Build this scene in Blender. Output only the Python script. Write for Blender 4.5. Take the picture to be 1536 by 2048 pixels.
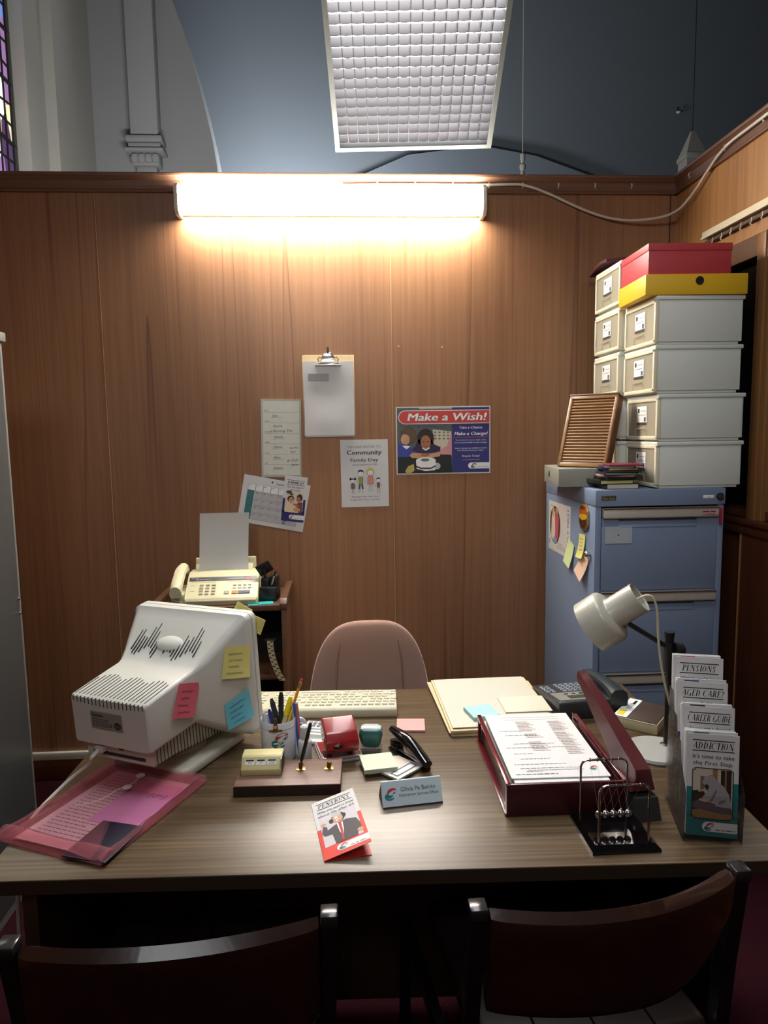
import bpy, bmesh, math, random
from mathutils import Vector, Matrix, Euler
R = math.radians
random.seed(7)
C = bpy.context.scene.collection
for o in list(bpy.data.objects): bpy.data.objects.remove(o)

# ---------------- camera, world, lights, exposure ----------------
FPX = 1397.76
cam_d = bpy.data.cameras.new('camera'); cam = bpy.data.objects.new('camera', cam_d); C.objects.link(cam)
cam_d.sensor_fit = 'VERTICAL'; cam_d.sensor_height = 36.0; cam_d.lens = 36.0*FPX/2048; cam_d.clip_start = .02
ca = Vector((0.99793828, -0.06228201, -0.01549673)); cb = Vector((0.02249963, 0.11336103, 0.99329907)); cc = Vector((0.06010794, 0.99159983, -0.11452863))
m3 = Matrix((ca, cb, -cc)).transposed()
cam.matrix_world = Matrix.Translation((0, 0, 1.5377)) @ m3.to_4x4()
bpy.context.scene.camera = cam
sc = bpy.context.scene
sc.view_settings.view_transform = 'Standard'; sc.view_settings.look = 'None'; sc.view_settings.gamma = 1; sc.view_settings.use_curve_mapping = False
sc.view_settings.exposure = 0.55
w = bpy.data.worlds.new('world'); sc.world = w; w.use_nodes = True
w.node_tree.nodes['Background'].inputs[0].default_value = (.85, .92, 1, 1)
w.node_tree.nodes['Background'].inputs[1].default_value = 0.02
TUBE = 92.0      # radiance of the wall batten diffuser
PANEL = 7.5      # radiance of the tilted ceiling fitting
def lamp(name, kind, loc, power, col=(1, 1, 1), size=.1, size_y=None, look=None, spread=None, spot=None):
    d = bpy.data.lights.new(name, kind); d.energy = power; d.color = col
    o = bpy.data.objects.new(name, d); C.objects.link(o); o.location = loc
    if kind == 'AREA':
        d.size = size
        if size_y: d.shape = 'RECTANGLE'; d.size_y = size_y
        if spread: d.spread = R(spread)
    elif kind == 'SPOT':
        d.shadow_soft_size = size; d.spot_size = R(spot or 90); d.spot_blend = 1
    else: d.shadow_soft_size = size
    if look is not None:
        o.rotation_euler = (Vector(look)-Vector(loc)).to_track_quat('-Z', 'Y').to_euler()
    return o
# unseen area lamps: an overhead hall light, then added fills for fronts and church
lamp('hall_light', 'AREA', (.25, 1.25, 3.3), 7.6, (.93, .97, 1), .6, 1.0, look=(.25, 1.35, 0), spread=120)
lamp('front_fill', 'AREA', (-.4, -1.0, 3.1), 4.2, (.96, .98, 1), 1.2, .5, look=(.6, 2.7, 1.75), spread=75)  # added fill from behind the camera to brighten front faces
lamp('far_wall_fill', 'AREA', (-.5, 6.9, 3.2), 85, (.92, .96, 1), .9, .4, look=(-.5, 8, 4.9))  # added unseen lamp, imitates the hazy glow low on the far wall
lamp('church_fill', 'AREA', (-.75, 3.75, 2.2), 56, (1, .98, .95), 1.3, .3, look=(-.9, 6.5, 4.6))  # added unseen lamp behind the partition, brightens the church plaster

# ---------------- materials ----------------
def lin(c): return tuple((x/255/12.92 if x/255 <= .04045 else ((x/255+.055)/1.055)**2.4) for x in c)
_M = {}
def M(name, rgb=(200, 200, 200), rough=.55, metal=0., var=.06, scale=40, bump=0., bscale=200, emit=0, coat=0, alpha=1, spec=.5, trans=0, stretch=(1, 1, 1), sheen=0, rgb2=None):
    if name in _M: return _M[name]
    m = bpy.data.materials.new(name); m.use_nodes = True; nt = m.node_tree; p = nt.nodes['Principled BSDF']
    c = lin(rgb); c2 = lin(rgb2) if rgb2 else tuple(x*(1-var*2) for x in c)
    tc = nt.nodes.new('ShaderNodeTexCoord'); mp = nt.nodes.new('ShaderNodeMapping'); mp.inputs['Scale'].default_value = stretch
    nt.links.new(tc.outputs['Object'], mp.inputs[0])
    n = nt.nodes.new('ShaderNodeTexNoise'); n.inputs['Scale'].default_value = scale; n.inputs['Detail'].default_value = 4
    nt.links.new(mp.outputs[0], n.inputs['Vector'])
    mx = nt.nodes.new('ShaderNodeMix'); mx.data_type = 'RGBA'
    mx.inputs['A'].default_value = (*c2, 1); mx.inputs['B'].default_value = (*c, 1)
    nt.links.new(n.outputs['Fac'], mx.inputs['Factor']); nt.links.new(mx.outputs['Result'], p.inputs['Base Color'])
    p.inputs['Roughness'].default_value = rough; p.inputs['Metallic'].default_value = metal
    p.inputs['Specular IOR Level'].default_value = spec; p.inputs['Coat Weight'].default_value = coat
    p.inputs['Sheen Weight'].default_value = sheen
    if alpha < 1: p.inputs['Alpha'].default_value = alpha
    if trans: p.inputs['Transmission Weight'].default_value = trans
    if emit:
        nt.links.new(mx.outputs['Result'], p.inputs['Emission Color']); p.inputs['Emission Strength'].default_value = emit
    if bump:
        n2 = nt.nodes.new('ShaderNodeTexNoise'); n2.inputs['Scale'].default_value = bscale; n2.inputs['Detail'].default_value = 3
        nt.links.new(mp.outputs[0], n2.inputs['Vector'])
        b = nt.nodes.new('ShaderNodeBump'); b.inputs['Strength'].default_value = bump; b.inputs['Distance'].default_value = .002
        nt.links.new(n2.outputs['Fac'], b.inputs['Height']); nt.links.new(b.outputs[0], p.inputs['Normal'])
    _M[name] = m; return m
def ramp(nt, src, stops):
    r = nt.nodes.new('ShaderNodeValToRGB'); e = r.color_ramp.elements
    while len(e) < len(stops): e.new(.5)
    for k, (q, c) in enumerate(stops): e[k].position = q; e[k].color = (*lin(c), 1)
    nt.links.new(src, r.inputs[0]); return r
def wood(name, cols, axis='z', grain=90, streak=5.5, rough=.38, streakcol=(60, 34, 22), streakamt=.75, coat=.15, ring=0, wob=.35):
    # straight grained veneer; axis = direction of the grain
    if name in _M: return _M[name]
    m = bpy.data.materials.new(name); m.use_nodes = True; nt = m.node_tree; p = nt.nodes['Principled BSDF']; L = nt.links.new
    tc = nt.nodes.new('ShaderNodeTexCoord')
    def mp(s_across, s_along):
        q = nt.nodes.new('ShaderNodeMapping'); s = [s_across]*3; s['xyz'.index(axis)] = s_along; q.inputs['Scale'].default_value = s; L(tc.outputs['Object'], q.inputs[0]); return q.outputs[0]
    def noise(vec, sc_, det=4, dist=0):
        n = nt.nodes.new('ShaderNodeTexNoise'); n.inputs['Scale'].default_value = sc_; n.inputs['Detail'].default_value = det; n.inputs['Distortion'].default_value = dist; L(vec, n.inputs['Vector']); return n.outputs['Fac']
    fine = noise(mp(grain, grain*.02), 1.0, 6)
    base = ramp(nt, fine, [(.25, cols[0]), (.5, cols[1]), (.75, cols[2])])
    # slow tone change between leaves
    slow = noise(mp(1.6, .25), 1.0, 2)
    hsv = nt.nodes.new('ShaderNodeMix'); hsv.data_type = 'RGBA'; hsv.blend_type = 'MULTIPLY'
    rs = ramp(nt, slow, [(.3, (205, 200, 200)), (.7, (255, 255, 255))]); hsv.inputs['Factor'].default_value = .8
    L(base.outputs[0], hsv.inputs['A']); L(rs.outputs[0], hsv.inputs['B'])
    # dark streaks
    st = noise(mp(streak, streak*.013), 1.0, 2.5, wob)
    ab = nt.nodes.new('ShaderNodeMath'); ab.operation = 'MULTIPLY'; ab.inputs[1].default_value = 12.0; L(st, ab.inputs[0])
    fr = nt.nodes.new('ShaderNodeMath'); fr.operation = 'FRACT'; L(ab.outputs[0], fr.inputs[0])
    rr = nt.nodes.new('ShaderNodeValToRGB'); e = rr.color_ramp.elements; e[0].position = 0; e[0].color = (1, 1, 1, 1); e[1].position = .07; e[1].color = (0, 0, 0, 1)
    e2 = e.new(.02); e2.color = (.55, .55, .55, 1)
    L(fr.outputs[0], rr.inputs[0])
    gate = noise(mp(2.3, .2), 1.0, 1); gr = nt.nodes.new('ShaderNodeMapRange'); gr.inputs['From Min'].default_value = .38; gr.inputs['From Max'].default_value = .5; L(gate, gr.inputs[0])
    mu = nt.nodes.new('ShaderNodeMath'); mu.operation = 'MULTIPLY'; L(rr.outputs[0], mu.inputs[0]); L(gr.outputs[0], mu.inputs[1])
    m2 = nt.nodes.new('ShaderNodeMath'); m2.operation = 'MULTIPLY'; m2.inputs[1].default_value = streakamt; L(mu.outputs[0], m2.inputs[0])
    mx = nt.nodes.new('ShaderNodeMix'); mx.data_type = 'RGBA'; L(m2.outputs[0], mx.inputs['Factor']); L(hsv.outputs['Result'], mx.inputs['A']); mx.inputs['B'].default_value = (*lin(streakcol), 1)
    L(mx.outputs['Result'], p.inputs['Base Color'])
    p.inputs['Roughness'].default_value = rough; p.inputs['Coat Weight'].default_value = coat; p.inputs['Coat Roughness'].default_value = .25
    b = nt.nodes.new('ShaderNodeBump'); b.inputs['Strength'].default_value = .08; b.inputs['Distance'].default_value = .001; L(fine, b.inputs['Height']); L(b.outputs[0], p.inputs['Normal'])
    _M[name] = m; return m
def clear(name, tint=(235, 240, 240), gloss=.18, rough=.08, milk=0., milkcol=(220, 220, 215)):
    # thin clear plastic: see-through with a gloss that grows at grazing angles
    if name in _M: return _M[name]
    m = bpy.data.materials.new(name); m.use_nodes = True; nt = m.node_tree; nt.nodes.remove(nt.nodes['Principled BSDF']); L = nt.links.new
    out = nt.nodes['Material Output']; t = nt.nodes.new('ShaderNodeBsdfTransparent'); t.inputs[0].default_value = (*lin(tint), 1)
    g = nt.nodes.new('ShaderNodeBsdfGlossy'); g.inputs['Roughness'].default_value = rough
    n = nt.nodes.new('ShaderNodeTexNoise'); n.inputs['Scale'].default_value = 30; b = nt.nodes.new('ShaderNodeBump'); b.inputs['Strength'].default_value = .15; b.inputs['Distance'].default_value = .004
    L(n.outputs['Fac'], b.inputs['Height']); L(b.outputs[0], g.inputs['Normal'])
    lw = nt.nodes.new('ShaderNodeLayerWeight'); lw.inputs['Blend'].default_value = gloss
    mx = nt.nodes.new('ShaderNodeMixShader'); L(lw.outputs['Fresnel'], mx.inputs[0]); L(t.outputs[0], mx.inputs[1]); L(g.outputs[0], mx.inputs[2])
    last = mx
    if milk:
        d = nt.nodes.new('ShaderNodeBsdfDiffuse'); d.inputs[0].default_value = (*lin(milkcol), 1); tr = nt.nodes.new('ShaderNodeBsdfTranslucent'); tr.inputs[0].default_value = (*lin(milkcol), 1)
        mm = nt.nodes.new('ShaderNodeMixShader'); mm.inputs[0].default_value = .3; L(d.outputs[0], mm.inputs[1]); L(tr.outputs[0], mm.inputs[2])
        m2 = nt.nodes.new('ShaderNodeMixShader'); m2.inputs[0].default_value = milk; L(mx.outputs[0], m2.inputs[1]); L(mm.outputs[0], m2.inputs[2]); last = m2
    L(last.outputs[0], out.inputs[0]); _M[name] = m; return m
def emitter(name, rgb, strength):
    if name in _M: return _M[name]
    m = bpy.data.materials.new(name); m.use_nodes = True; nt = m.node_tree; p = nt.nodes['Principled BSDF']
    n = nt.nodes.new('ShaderNodeTexNoise'); n.inputs['Scale'].default_value = 3
    r = nt.nodes.new('ShaderNodeMapRange'); r.inputs['To Min'].default_value = .95*strength; r.inputs['To Max'].default_value = 1.05*strength
    nt.links.new(n.outputs['Fac'], r.inputs[0]); nt.links.new(r.outputs[0], p.inputs['Emission Strength'])
    p.inputs['Emission Color'].default_value = (*rgb, 1); p.inputs['Base Color'].default_value = (.8, .8, .8, 1); _M[name] = m; return m
def carpet():
    m = M('carpet_maroon', (58, 20, 30), .95, var=.3, scale=260, bump=.9, bscale=420, spec=.1, rgb2=(30, 6, 14)); return m
def stainedglass():
    m = bpy.data.materials.new('stained_glass'); m.use_nodes = True; nt = m.node_tree; p = nt.nodes['Principled BSDF']; L = nt.links.new
    tc = nt.nodes.new('ShaderNodeTexCoord'); mp = nt.nodes.new('ShaderNodeMapping'); mp.inputs['Scale'].default_value = (6, 6, 3.2); L(tc.outputs['Object'], mp.inputs[0])
    v = nt.nodes.new('ShaderNodeTexVoronoi'); v.inputs['Scale'].default_value = 1.0; L(mp.outputs[0], v.inputs['Vector'])
    sp = nt.nodes.new('ShaderNodeSeparateColor'); L(v.outputs['Color'], sp.inputs[0])
    r = ramp(nt, sp.outputs[0], [(0., (205, 190, 150)), (.2, (215, 150, 60)), (.36, (120, 90, 130)), (.5, (225, 205, 195)), (.64, (60, 40, 70)), (.8, (120, 150, 110)), (.92, (90, 110, 170))]); r.color_ramp.interpolation = 'CONSTANT'
    L(r.outputs[0], p.inputs['Emission Color']); p.inputs['Emission Strength'].default_value = .95; L(r.outputs[0], p.inputs['Base Color']); return m

# ---------------- mesh helpers ----------------
class B:
    def __init__(s): s.bm = bmesh.new(); s.mats = []
    def mi(s, m):
        if m not in s.mats: s.mats.append(m)
        return s.mats.index(m)
    def _fin(s, vs, m, T=None, bev=0, seg=2):
        faces = set(f for v in vs for f in v.link_faces); i = s.mi(m)
        for f in faces: f.material_index = i
        if T is not None: bmesh.ops.transform(s.bm, matrix=T, verts=vs)
        if bev:
            es = list(set(e for v in vs for e in v.link_edges))
            bmesh.ops.bevel(s.bm, geom=es, offset=bev, segments=seg, affect='EDGES', profile=.5, clamp_overlap=True)
    def box(s, x0, x1, y0, y1, z0, z1, m, bev=0, seg=2, T=None):
        vs = [s.bm.verts.new((x, y, z)) for x in (x0, x1) for y in (y0, y1) for z in (z0, z1)]
        for f in ((0, 1, 3, 2), (4, 6, 7, 5), (0, 4, 5, 1), (2, 3, 7, 6), (0, 2, 6, 4), (1, 5, 7, 3)): s.bm.faces.new([vs[k] for k in f])
        s._fin(vs, m, T, bev, seg); return s
    def loft(s, secs, m, cap=True, T=None):
        rows = [[s.bm.verts.new(p) for p in sec] for sec in secs]; n = len(rows[0])
        for a, b in zip(rows, rows[1:]):
            for k in range(n): s.bm.faces.new((a[k], a[(k+1) % n], b[(k+1) % n], b[k]))
        if cap: s.bm.faces.new(rows[0][::-1]); s.bm.faces.new(rows[-1])
        vs = [v for r in rows for v in r]; s._fin(vs, m, T); return s
    def prism(s, pts, plane, a, b, m, bev=0, seg=2, T=None):
        def q(p, h): return {'xy': (p[0], p[1], h), 'xz': (p[0], h, p[1]), 'yz': (h, p[0], p[1])}[plane]
        r0 = [s.bm.verts.new(q(p, a)) for p in pts]; r1 = [s.bm.verts.new(q(p, b)) for p in pts]; n = len(pts)
        s.bm.faces.new(r0[::-1]); s.bm.faces.new(r1)
        for k in range(n): s.bm.faces.new((r0[k], r0[(k+1) % n], r1[(k+1) % n], r1[k]))
        s._fin(r0+r1, m, T, bev, seg); return s
    def cyl(s, p0, p1, r0, m, r1=None, seg=24, cap=True, T=None):
        p0, p1 = Vector(p0), Vector(p1); r1 = r0 if r1 is None else r1; d = (p1-p0).normalized(); q = d.to_track_quat('Z', 'Y')
        ring = lambda c, r: [c+q @ Vector((r*math.cos(2*math.pi*k/seg), r*math.sin(2*math.pi*k/seg), 0)) for k in range(seg)]
        return s.loft([ring(p0, r0), ring(p1, r1)], m, cap, T)
    def lathe(s, prof, m, seg=32, T=None, cap=True):
        return s.loft([[(r*math.cos(2*math.pi*k/seg), r*math.sin(2*math.pi*k/seg), z) for k in range(seg)] for r, z in prof], m, cap, T)
    def tube(s, pts, r, m, seg=8, T=None, smooth=0):
        pts = [Vector(p) for p in pts]
        if smooth:
            for _ in range(smooth):
                q = [pts[0]]
                for a, b in zip(pts, pts[1:]): q += [a.lerp(b, .25), a.lerp(b, .75)]
                pts = q+[pts[-1]]
        secs = []; up = None
        for k, p in enumerate(pts):
            d = (pts[min(k+1, len(pts)-1)]-pts[max(k-1, 0)]).normalized()
            if up is None: up = d.orthogonal().normalized()
            up = (up-d*up.dot(d)).normalized(); sd = d.cross(up)
            rr = r[k] if isinstance(r, (list, tuple)) else r
            secs.append([p+up*rr*math.cos(2*math.pi*j/seg)+sd*rr*math.sin(2*math.pi*j/seg) for j in range(seg)])
        return s.loft(secs, m, True, T)
    def grid(s, fn, nu, nv, m, T=None):
        g = [[s.bm.verts.new(fn(i/nu, j/nv)) for j in range(nv+1)] for i in range(nu+1)]
        for i in range(nu):
            for j in range(nv): s.bm.faces.new((g[i][j], g[i+1][j], g[i+1][j+1], g[i][j+1]))
        s._fin([v for r in g for v in r], m, T); return s
    def shell(s, fn, nu, nv, t, m, T=None):
        # closed thick surface from fn(u,v,side)
        A = [[s.bm.verts.new(fn(i/nu, j/nv, 0)) for j in range(nv+1)] for i in range(nu+1)]
        D = [[s.bm.verts.new(fn(i/nu, j/nv, t)) for j in range(nv+1)] for i in range(nu+1)]
        for i in range(nu):
            for j in range(nv):
                s.bm.faces.new((A[i][j], A[i+1][j], A[i+1][j+1], A[i][j+1])); s.bm.faces.new((D[i][j], D[i][j+1], D[i+1][j+1], D[i+1][j]))
        for i in range(nu):
            s.bm.faces.new((A[i][0], D[i][0], D[i+1][0], A[i+1][0])); s.bm.faces.new((A[i][nv], A[i+1][nv], D[i+1][nv], D[i][nv]))
        for j in range(nv):
            s.bm.faces.new((A[0][j], A[0][j+1], D[0][j+1], D[0][j])); s.bm.faces.new((A[nu][j], D[nu][j], D[nu][j+1], A[nu][j+1]))
        s._fin([v for r in A+D for v in r], m, T); return s
    def sph(s, c, r, m, seg=16, T=None, sc_=(1, 1, 1)):
        n = seg//2
        secs = []
        for k in range(1, n):
            a = math.pi*k/n
            secs.append([(c[0]+r*sc_[0]*math.sin(a)*math.cos(2*math.pi*j/seg), c[1]+r*sc_[1]*math.sin(a)*math.sin(2*math.pi*j/seg), c[2]-r*sc_[2]*math.cos(a)) for j in range(seg)])
        return s.loft(secs, m, True, T)
    def poly(s, pts, m, T=None):
        vs = [s.bm.verts.new(p) for p in pts]; s.bm.faces.new(vs).material_index = s.mi(m)
        if T is not None: bmesh.ops.transform(s.bm, matrix=T, verts=vs)
        return s
    def out(s, name, parent=None, loc=(0, 0, 0), rz=0, rot=None, angle=38, label=None, cat=None, group=None, kind=None, normals=True):
        if normals: bmesh.ops.recalc_face_normals(s.bm, faces=s.bm.faces)
        me = bpy.data.meshes.new(name); s.bm.to_mesh(me); s.bm.free()
        for m in s.mats: me.materials.append(m)
        for p in me.polygons: p.use_smooth = True
        me.set_sharp_from_angle(angle=R(angle))
        o = bpy.data.objects.new(name, me); C.objects.link(o); o.location = loc; o.rotation_euler = rot if rot is not None else (0, 0, rz)
        if parent: o.parent = parent
        tag(o, label, cat, group, kind); return o
def tag(o, label=None, cat=None, group=None, kind=None):
    if label: o['label'] = label
    if cat: o['category'] = cat
    if group: o['group'] = group
    if kind: o['kind'] = kind
    return o
def thing(name, label, cat, loc=(0, 0, 0), rz=0, group=None, rot=None):
    o = bpy.data.objects.new(name, None); o.empty_display_size = .05; C.objects.link(o); o.location = loc; o.rotation_euler = rot if rot is not None else (0, 0, rz)
    return tag(o, label, cat, group)
def S(name, b, n=None): return b.out(name, kind='structure')
_T = {}
def txtgeo(s, res=2):
    if s not in _T:
        cu = bpy.data.curves.new('t', 'FONT'); cu.body = s; cu.size = 1; cu.resolution_u = res
        ob = bpy.data.objects.new('t', cu); me = bpy.data.meshes.new_from_object(ob)
        vs = [(v.co.x, v.co.y) for v in me.vertices]; fs = [tuple(p.vertices) for p in me.polygons]
        bpy.data.objects.remove(ob); bpy.data.curves.remove(cu); bpy.data.meshes.remove(me)
        xs = [v[0] for v in vs] or [0]
        _T[s] = (vs, fs, min(xs), max(xs))
    return _T[s]
class Sheet:
    # draws flat print onto a surface: fn(u,v,n) -> point
    def __init__(s, b, fn, step=.00025): s.b = b; s.fn = fn; s.st = step
    def poly(s, pts, m, n=1): s.b.poly([s.fn(p[0], p[1], n*s.st) for p in pts], m); return s
    def rect(s, x0, y0, x1, y1, m, n=1): return s.poly([(x0, y0), (x1, y0), (x1, y1), (x0, y1)], m, n)
    def ell(s, x, y, rx, ry, m, n=1, seg=20, a0=0, a1=360):
        full = a1-a0 >= 360; k = seg if full else seg+1
        return s.poly([(x+rx*math.cos(R(a0+(a1-a0)*i/seg)), y+ry*math.sin(R(a0+(a1-a0)*i/seg))) for i in range(k)], m, n)
    def line(s, pts, w_, m, n=1):
        for a, b in zip(pts, pts[1:]):
            d = Vector((b[0]-a[0], b[1]-a[1])); L = d.length
            if L < 1e-7: continue
            d /= L; p = Vector((-d.y, d.x))*w_/2; a2 = Vector(a)-d*w_*.3; b2 = Vector(b)+d*w_*.3
            s.poly([a2-p, b2-p, b2+p, a2+p], m, n)
        return s
    def frame(s, x0, y0, x1, y1, w_, m, n=1): return s.line([(x0, y0), (x1, y0), (x1, y1), (x0, y1), (x0, y0)], w_, m, n)
    def text(s, t, x, y, h, m, n=2, al='c', width=None, shear=0, bold=0, rot=0):
        vs, fs, a, b = txtgeo(t); sx = h/.72; w0 = (b-a)*sx; k = 1
        if width: k = width/w0; w0 = width
        ox = {'c': -w0/2, 'l': 0, 'r': -w0}[al]; cr, sr = math.cos(R(rot)), math.sin(R(rot)); i = s.b.mi(m)
        for off in ([0] if not bold else [-bold*h, 0, bold*h]):
            P = []
            for (vx, vy) in vs:
                X = (vx-a)*sx*k+ox+off+vy*sx*shear; Y = vy*sx
                P.append(s.b.bm.verts.new(s.fn(x+X*cr-Y*sr, y+X*sr+Y*cr, (n+(.2 if off > 0 else .1 if off < 0 else 0))*s.st)))
            for f in fs:
                try: s.b.bm.faces.new([P[j] for j in f]).material_index = i
                except ValueError: pass
        return s
    def greek(s, x0, x1, y, h, m, n=1, seed=0):
        # a line of tiny words too small to read
        r = random.Random(seed+int(y*9999)); x = x0
        while x < x1-h:
            w_ = min(h*r.uniform(1.2, 3.6), x1-x); s.rect(x, y, x+w_, y+h*.6, m, n); x += w_+h*.6
        return s
    def scrawl(s, x, y, w_, h, m, n=2, seed=1, th=None):
        r = random.Random(seed); k = max(6, int(w_/h*5)); pts = []
        for i in range(k): pts.append((x+w_*i/k+r.uniform(-.2, .2)*h*.3, y+(h*r.uniform(.55, 1) if i % 2 else h*r.uniform(0, .3))))
        return s.line(pts, th or h*.13, m, n)
INK = M('print_black', (24, 24, 28), .5); GREY = M('print_grey', (110, 112, 116), .6); WHITE = M('print_white', (232, 234, 232), .6, var=.02)
NAVY = M('print_navy', (38, 38, 110), .45); RED = M('print_red', (190, 44, 44), .45); TEAL = M('print_teal', (28, 120, 124), .45); BLUEINK = M('ink_blue', (30, 60, 150), .5)
SKIN = M('print_skin', (206, 158, 122), .5); SKIN2 = M('print_skin_tan', (168, 112, 76), .5); HAIR = M('print_hair', (48, 34, 30), .5); BLOND = M('print_blond', (200, 176, 110), .5)
PINKP = M('print_pink', (226, 120, 130), .5); YELP = M('print_yellow', (238, 216, 60), .5); LGREY = M('print_light_grey', (186, 188, 190), .55); ORANGEP = M('print_orange', (232, 130, 30), .5)
def logo(sh, x, y, r, n=3, rm=None, tm=None):
    f = lambda pts: [(x+(px-685)/125*r, y+(780-py)/125*r) for px, py in pts]
    sh.poly(f([(610, 760), (625, 715), (660, 680), (710, 662), (770, 662), (812, 682), (822, 712), (804, 702), (770, 700), (722, 712), (680, 736), (645, 768)]), rm or RED, n)
    sh.poly(f([(645, 768), (600, 770), (566, 792), (553, 830), (570, 872), (622, 900), (690, 902), (742, 880), (768, 852), (700, 866), (615, 872), (618, 862), (700, 850), (735, 825), (742, 792), (700, 806), (662, 800), (648, 785)]), tm or TEAL, n)
    sh.poly(f([(730, 778), (776, 728), (782, 766)]), NAVY, n); sh.ell(x+(796-685)/125*r, y+(780-738)/125*r, r*.2, r*.22, LGREY, n-.4, 14)
    return sh
FXZ = lambda u, v, n: (u, -n, v)       # facing -y
FXY = lambda u, v, n: (u, v, n)        # facing up
def slabXZ(w_, h, m, t=.0008, x0=None):
    b = B(); b.box(-w_/2, w_/2, 0, t, 0, h, m); return b, Sheet(b, FXZ)
def slabXY(w_, h, m, t=.0008, z=0):
    b = B(); b.box(-w_/2, w_/2, -h/2, h/2, z, z+t, m); return b, Sheet(b, lambda u, v, n: (u, v, z+t+n))

# ---------------- the setting ----------------
D = 3.0909; XR = 1.4838; ZR = 2.611
TEAK = wood('teak_veneer', [(146, 103, 72), (158, 114, 80), (168, 123, 88)], 'z', 80, 3.0, .42, (92, 56, 38), .8, .1, wob=.04)
TEAKD = wood('teak_rail', [(104, 72, 56), (122, 86, 66), (134, 98, 76)], 'x', 70, 3, .45, (70, 46, 36), .5, .1)
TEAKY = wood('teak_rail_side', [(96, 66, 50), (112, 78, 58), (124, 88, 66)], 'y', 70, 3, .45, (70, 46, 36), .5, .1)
OCHRE = wood('ochre_panel', [(150, 104, 56), (176, 126, 72), (188, 140, 84)], 'z', 70, 3.2, .45, (120, 78, 40), .5, .1)
DARKW = wood('dark_red_wood', [(84, 46, 28), (102, 58, 36), (112, 66, 42)], 'z', 70, 3.2, .35, (56, 28, 18), .5, .2)
BEAD = M('bead_light_wood', (196, 150, 110), .4)
CREAMP = M('cream_plastic', (222, 214, 186), .45, scale=12); BLACKGAP = M('gap_black', (12, 10, 10), .8)
b = B(); b.box(-1.9, 1.6, -1.5, D+.06, -.05, 0, carpet()); S('floor', b)
b = B()
for x0, x1 in ((-1.60, -.9965), (-.9915, .2295), (.2345, 1.4555), (1.4605, XR+.02)):
    b.box(x0, x1, D, D+.018, .0, 2.55, TEAK, bev=.0012, seg=1)
b.box(-1.6, XR+.02, D+.014, D+.05, 0, 2.55, M('partition_core', (70, 46, 32), .7))
for x in (-.994, .232): b.box(x-.002, x+.002, D-.0006, D+.012, .13, 2.54, BEAD)
S('wall_back', b)
def rail(name, T, L0, L1, m):
    b = B(); pr = [(0, 0), (-.014, 0), (-.016, .006), (-.011, .012), (-.011, .046), (-.02, .052), (-.024, .058), (-.03, .060), (-.032, .066), (-.03, .072), (.0, .073), (.05, .073), (.05, 0)]
    b.prism(pr, 'yz', L0, L1, m, T=T); S(name, b)
rail('trim_1', Matrix.Translation((0, D, ZR-.073)), -1.6, XR, TEAKD)
# side rail runs along y: rotate the profile so that it faces -x
Tr = Matrix(((0, 1, 0, XR), (1, 0, 0, 0), (0, 0, 1, ZR-.073), (0, 0, 0, 1)))
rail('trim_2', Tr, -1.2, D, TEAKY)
b = B(); b.box(-1.56, XR, D-.012, D, 0, .097, DARKW, bev=.003); S('baseboard_back', b)
b = B(); b.box(-1.56, .95, D-.020, D, .097, .131, M('white_duct', (214, 212, 200), .4), bev=.003); S('trim_3', b)
b = B(); b.box(-1.60, -1.56, -1.2, D, 0, 2.6, TEAK); S('wall_left', b)
# right wall: dado, sill, window posts, head, panel over
b = B()
b.box(XR, XR+.05, -1.2, D, 0, 1.18, DARKW); b.box(XR-.014, XR, -1.2, 2.47, .10, 1.172, DARKW, bev=.003)
b.box(XR-.016, XR-.001, 2.462, 2.476, .1, 1.172, M('edge_strip', (190, 132, 84), .4), bev=.002)
b.box(XR, XR+.05, -1.2, D, 2.20, ZR-.02, OCHRE)
b.box(XR, XR+.05, 3.02, D, 1.18, 2.2, DARKW); S('wall_right', b)
b = B(); b.box(XR-.03, XR+.07, -1.2, D-.002, 1.18, 1.2, DARKW, bev=.004); b.box(XR-.022, XR, -1.2, D-.002, 1.145, 1.18, DARKW, bev=.004)
S('trim_4', b)
WFR = wood('window_wood', [(126, 88, 48), (150, 106, 60), (162, 118, 70)], 'z', 70, 3.2, .4, (96, 62, 34), .5, .15)
DGL = M('dark_glass', (20, 20, 22), .08, spec=.6)
for n, (ya, yb) in enumerate(((2.45, 3.02), (1.30, 2.36)), 2):
    b = B(); b.box(XR+.035, XR+.04, ya, yb, 1.2, 2.2, DGL)
    for z0, z1 in ((1.2, 1.235), (2.13, 2.2)): b.box(XR-.006 if z0 > 2 else XR+.004, XR+.04, ya, yb, z0, z1, DARKW, bev=.003)
    S('window_%d' % n, b)
for n, (ya, yb) in enumerate(((2.36, 2.45), (1.2, 1.3)), 5):
    b = B(); b.box(XR-.012, XR+.05, ya, yb, 1.2, 2.2, WFR, bev=.003); b.box(XR-.018, XR-.01, ya+.03, yb-.025, 1.2, 2.2, WFR, bev=.002); S('trim_%d' % n, b)
b = B(); b.box(XR-.010, XR, 1.2, 2.98, 2.13, 2.205, M('pelmet_brown', (92, 60, 38), .5), bev=.002); S('trim_7', b)
b = B(); b.box(-1.6, 1.55, -1.25, -1.2, 0, 2.6, TEAK); S('wall_front', b)
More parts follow.
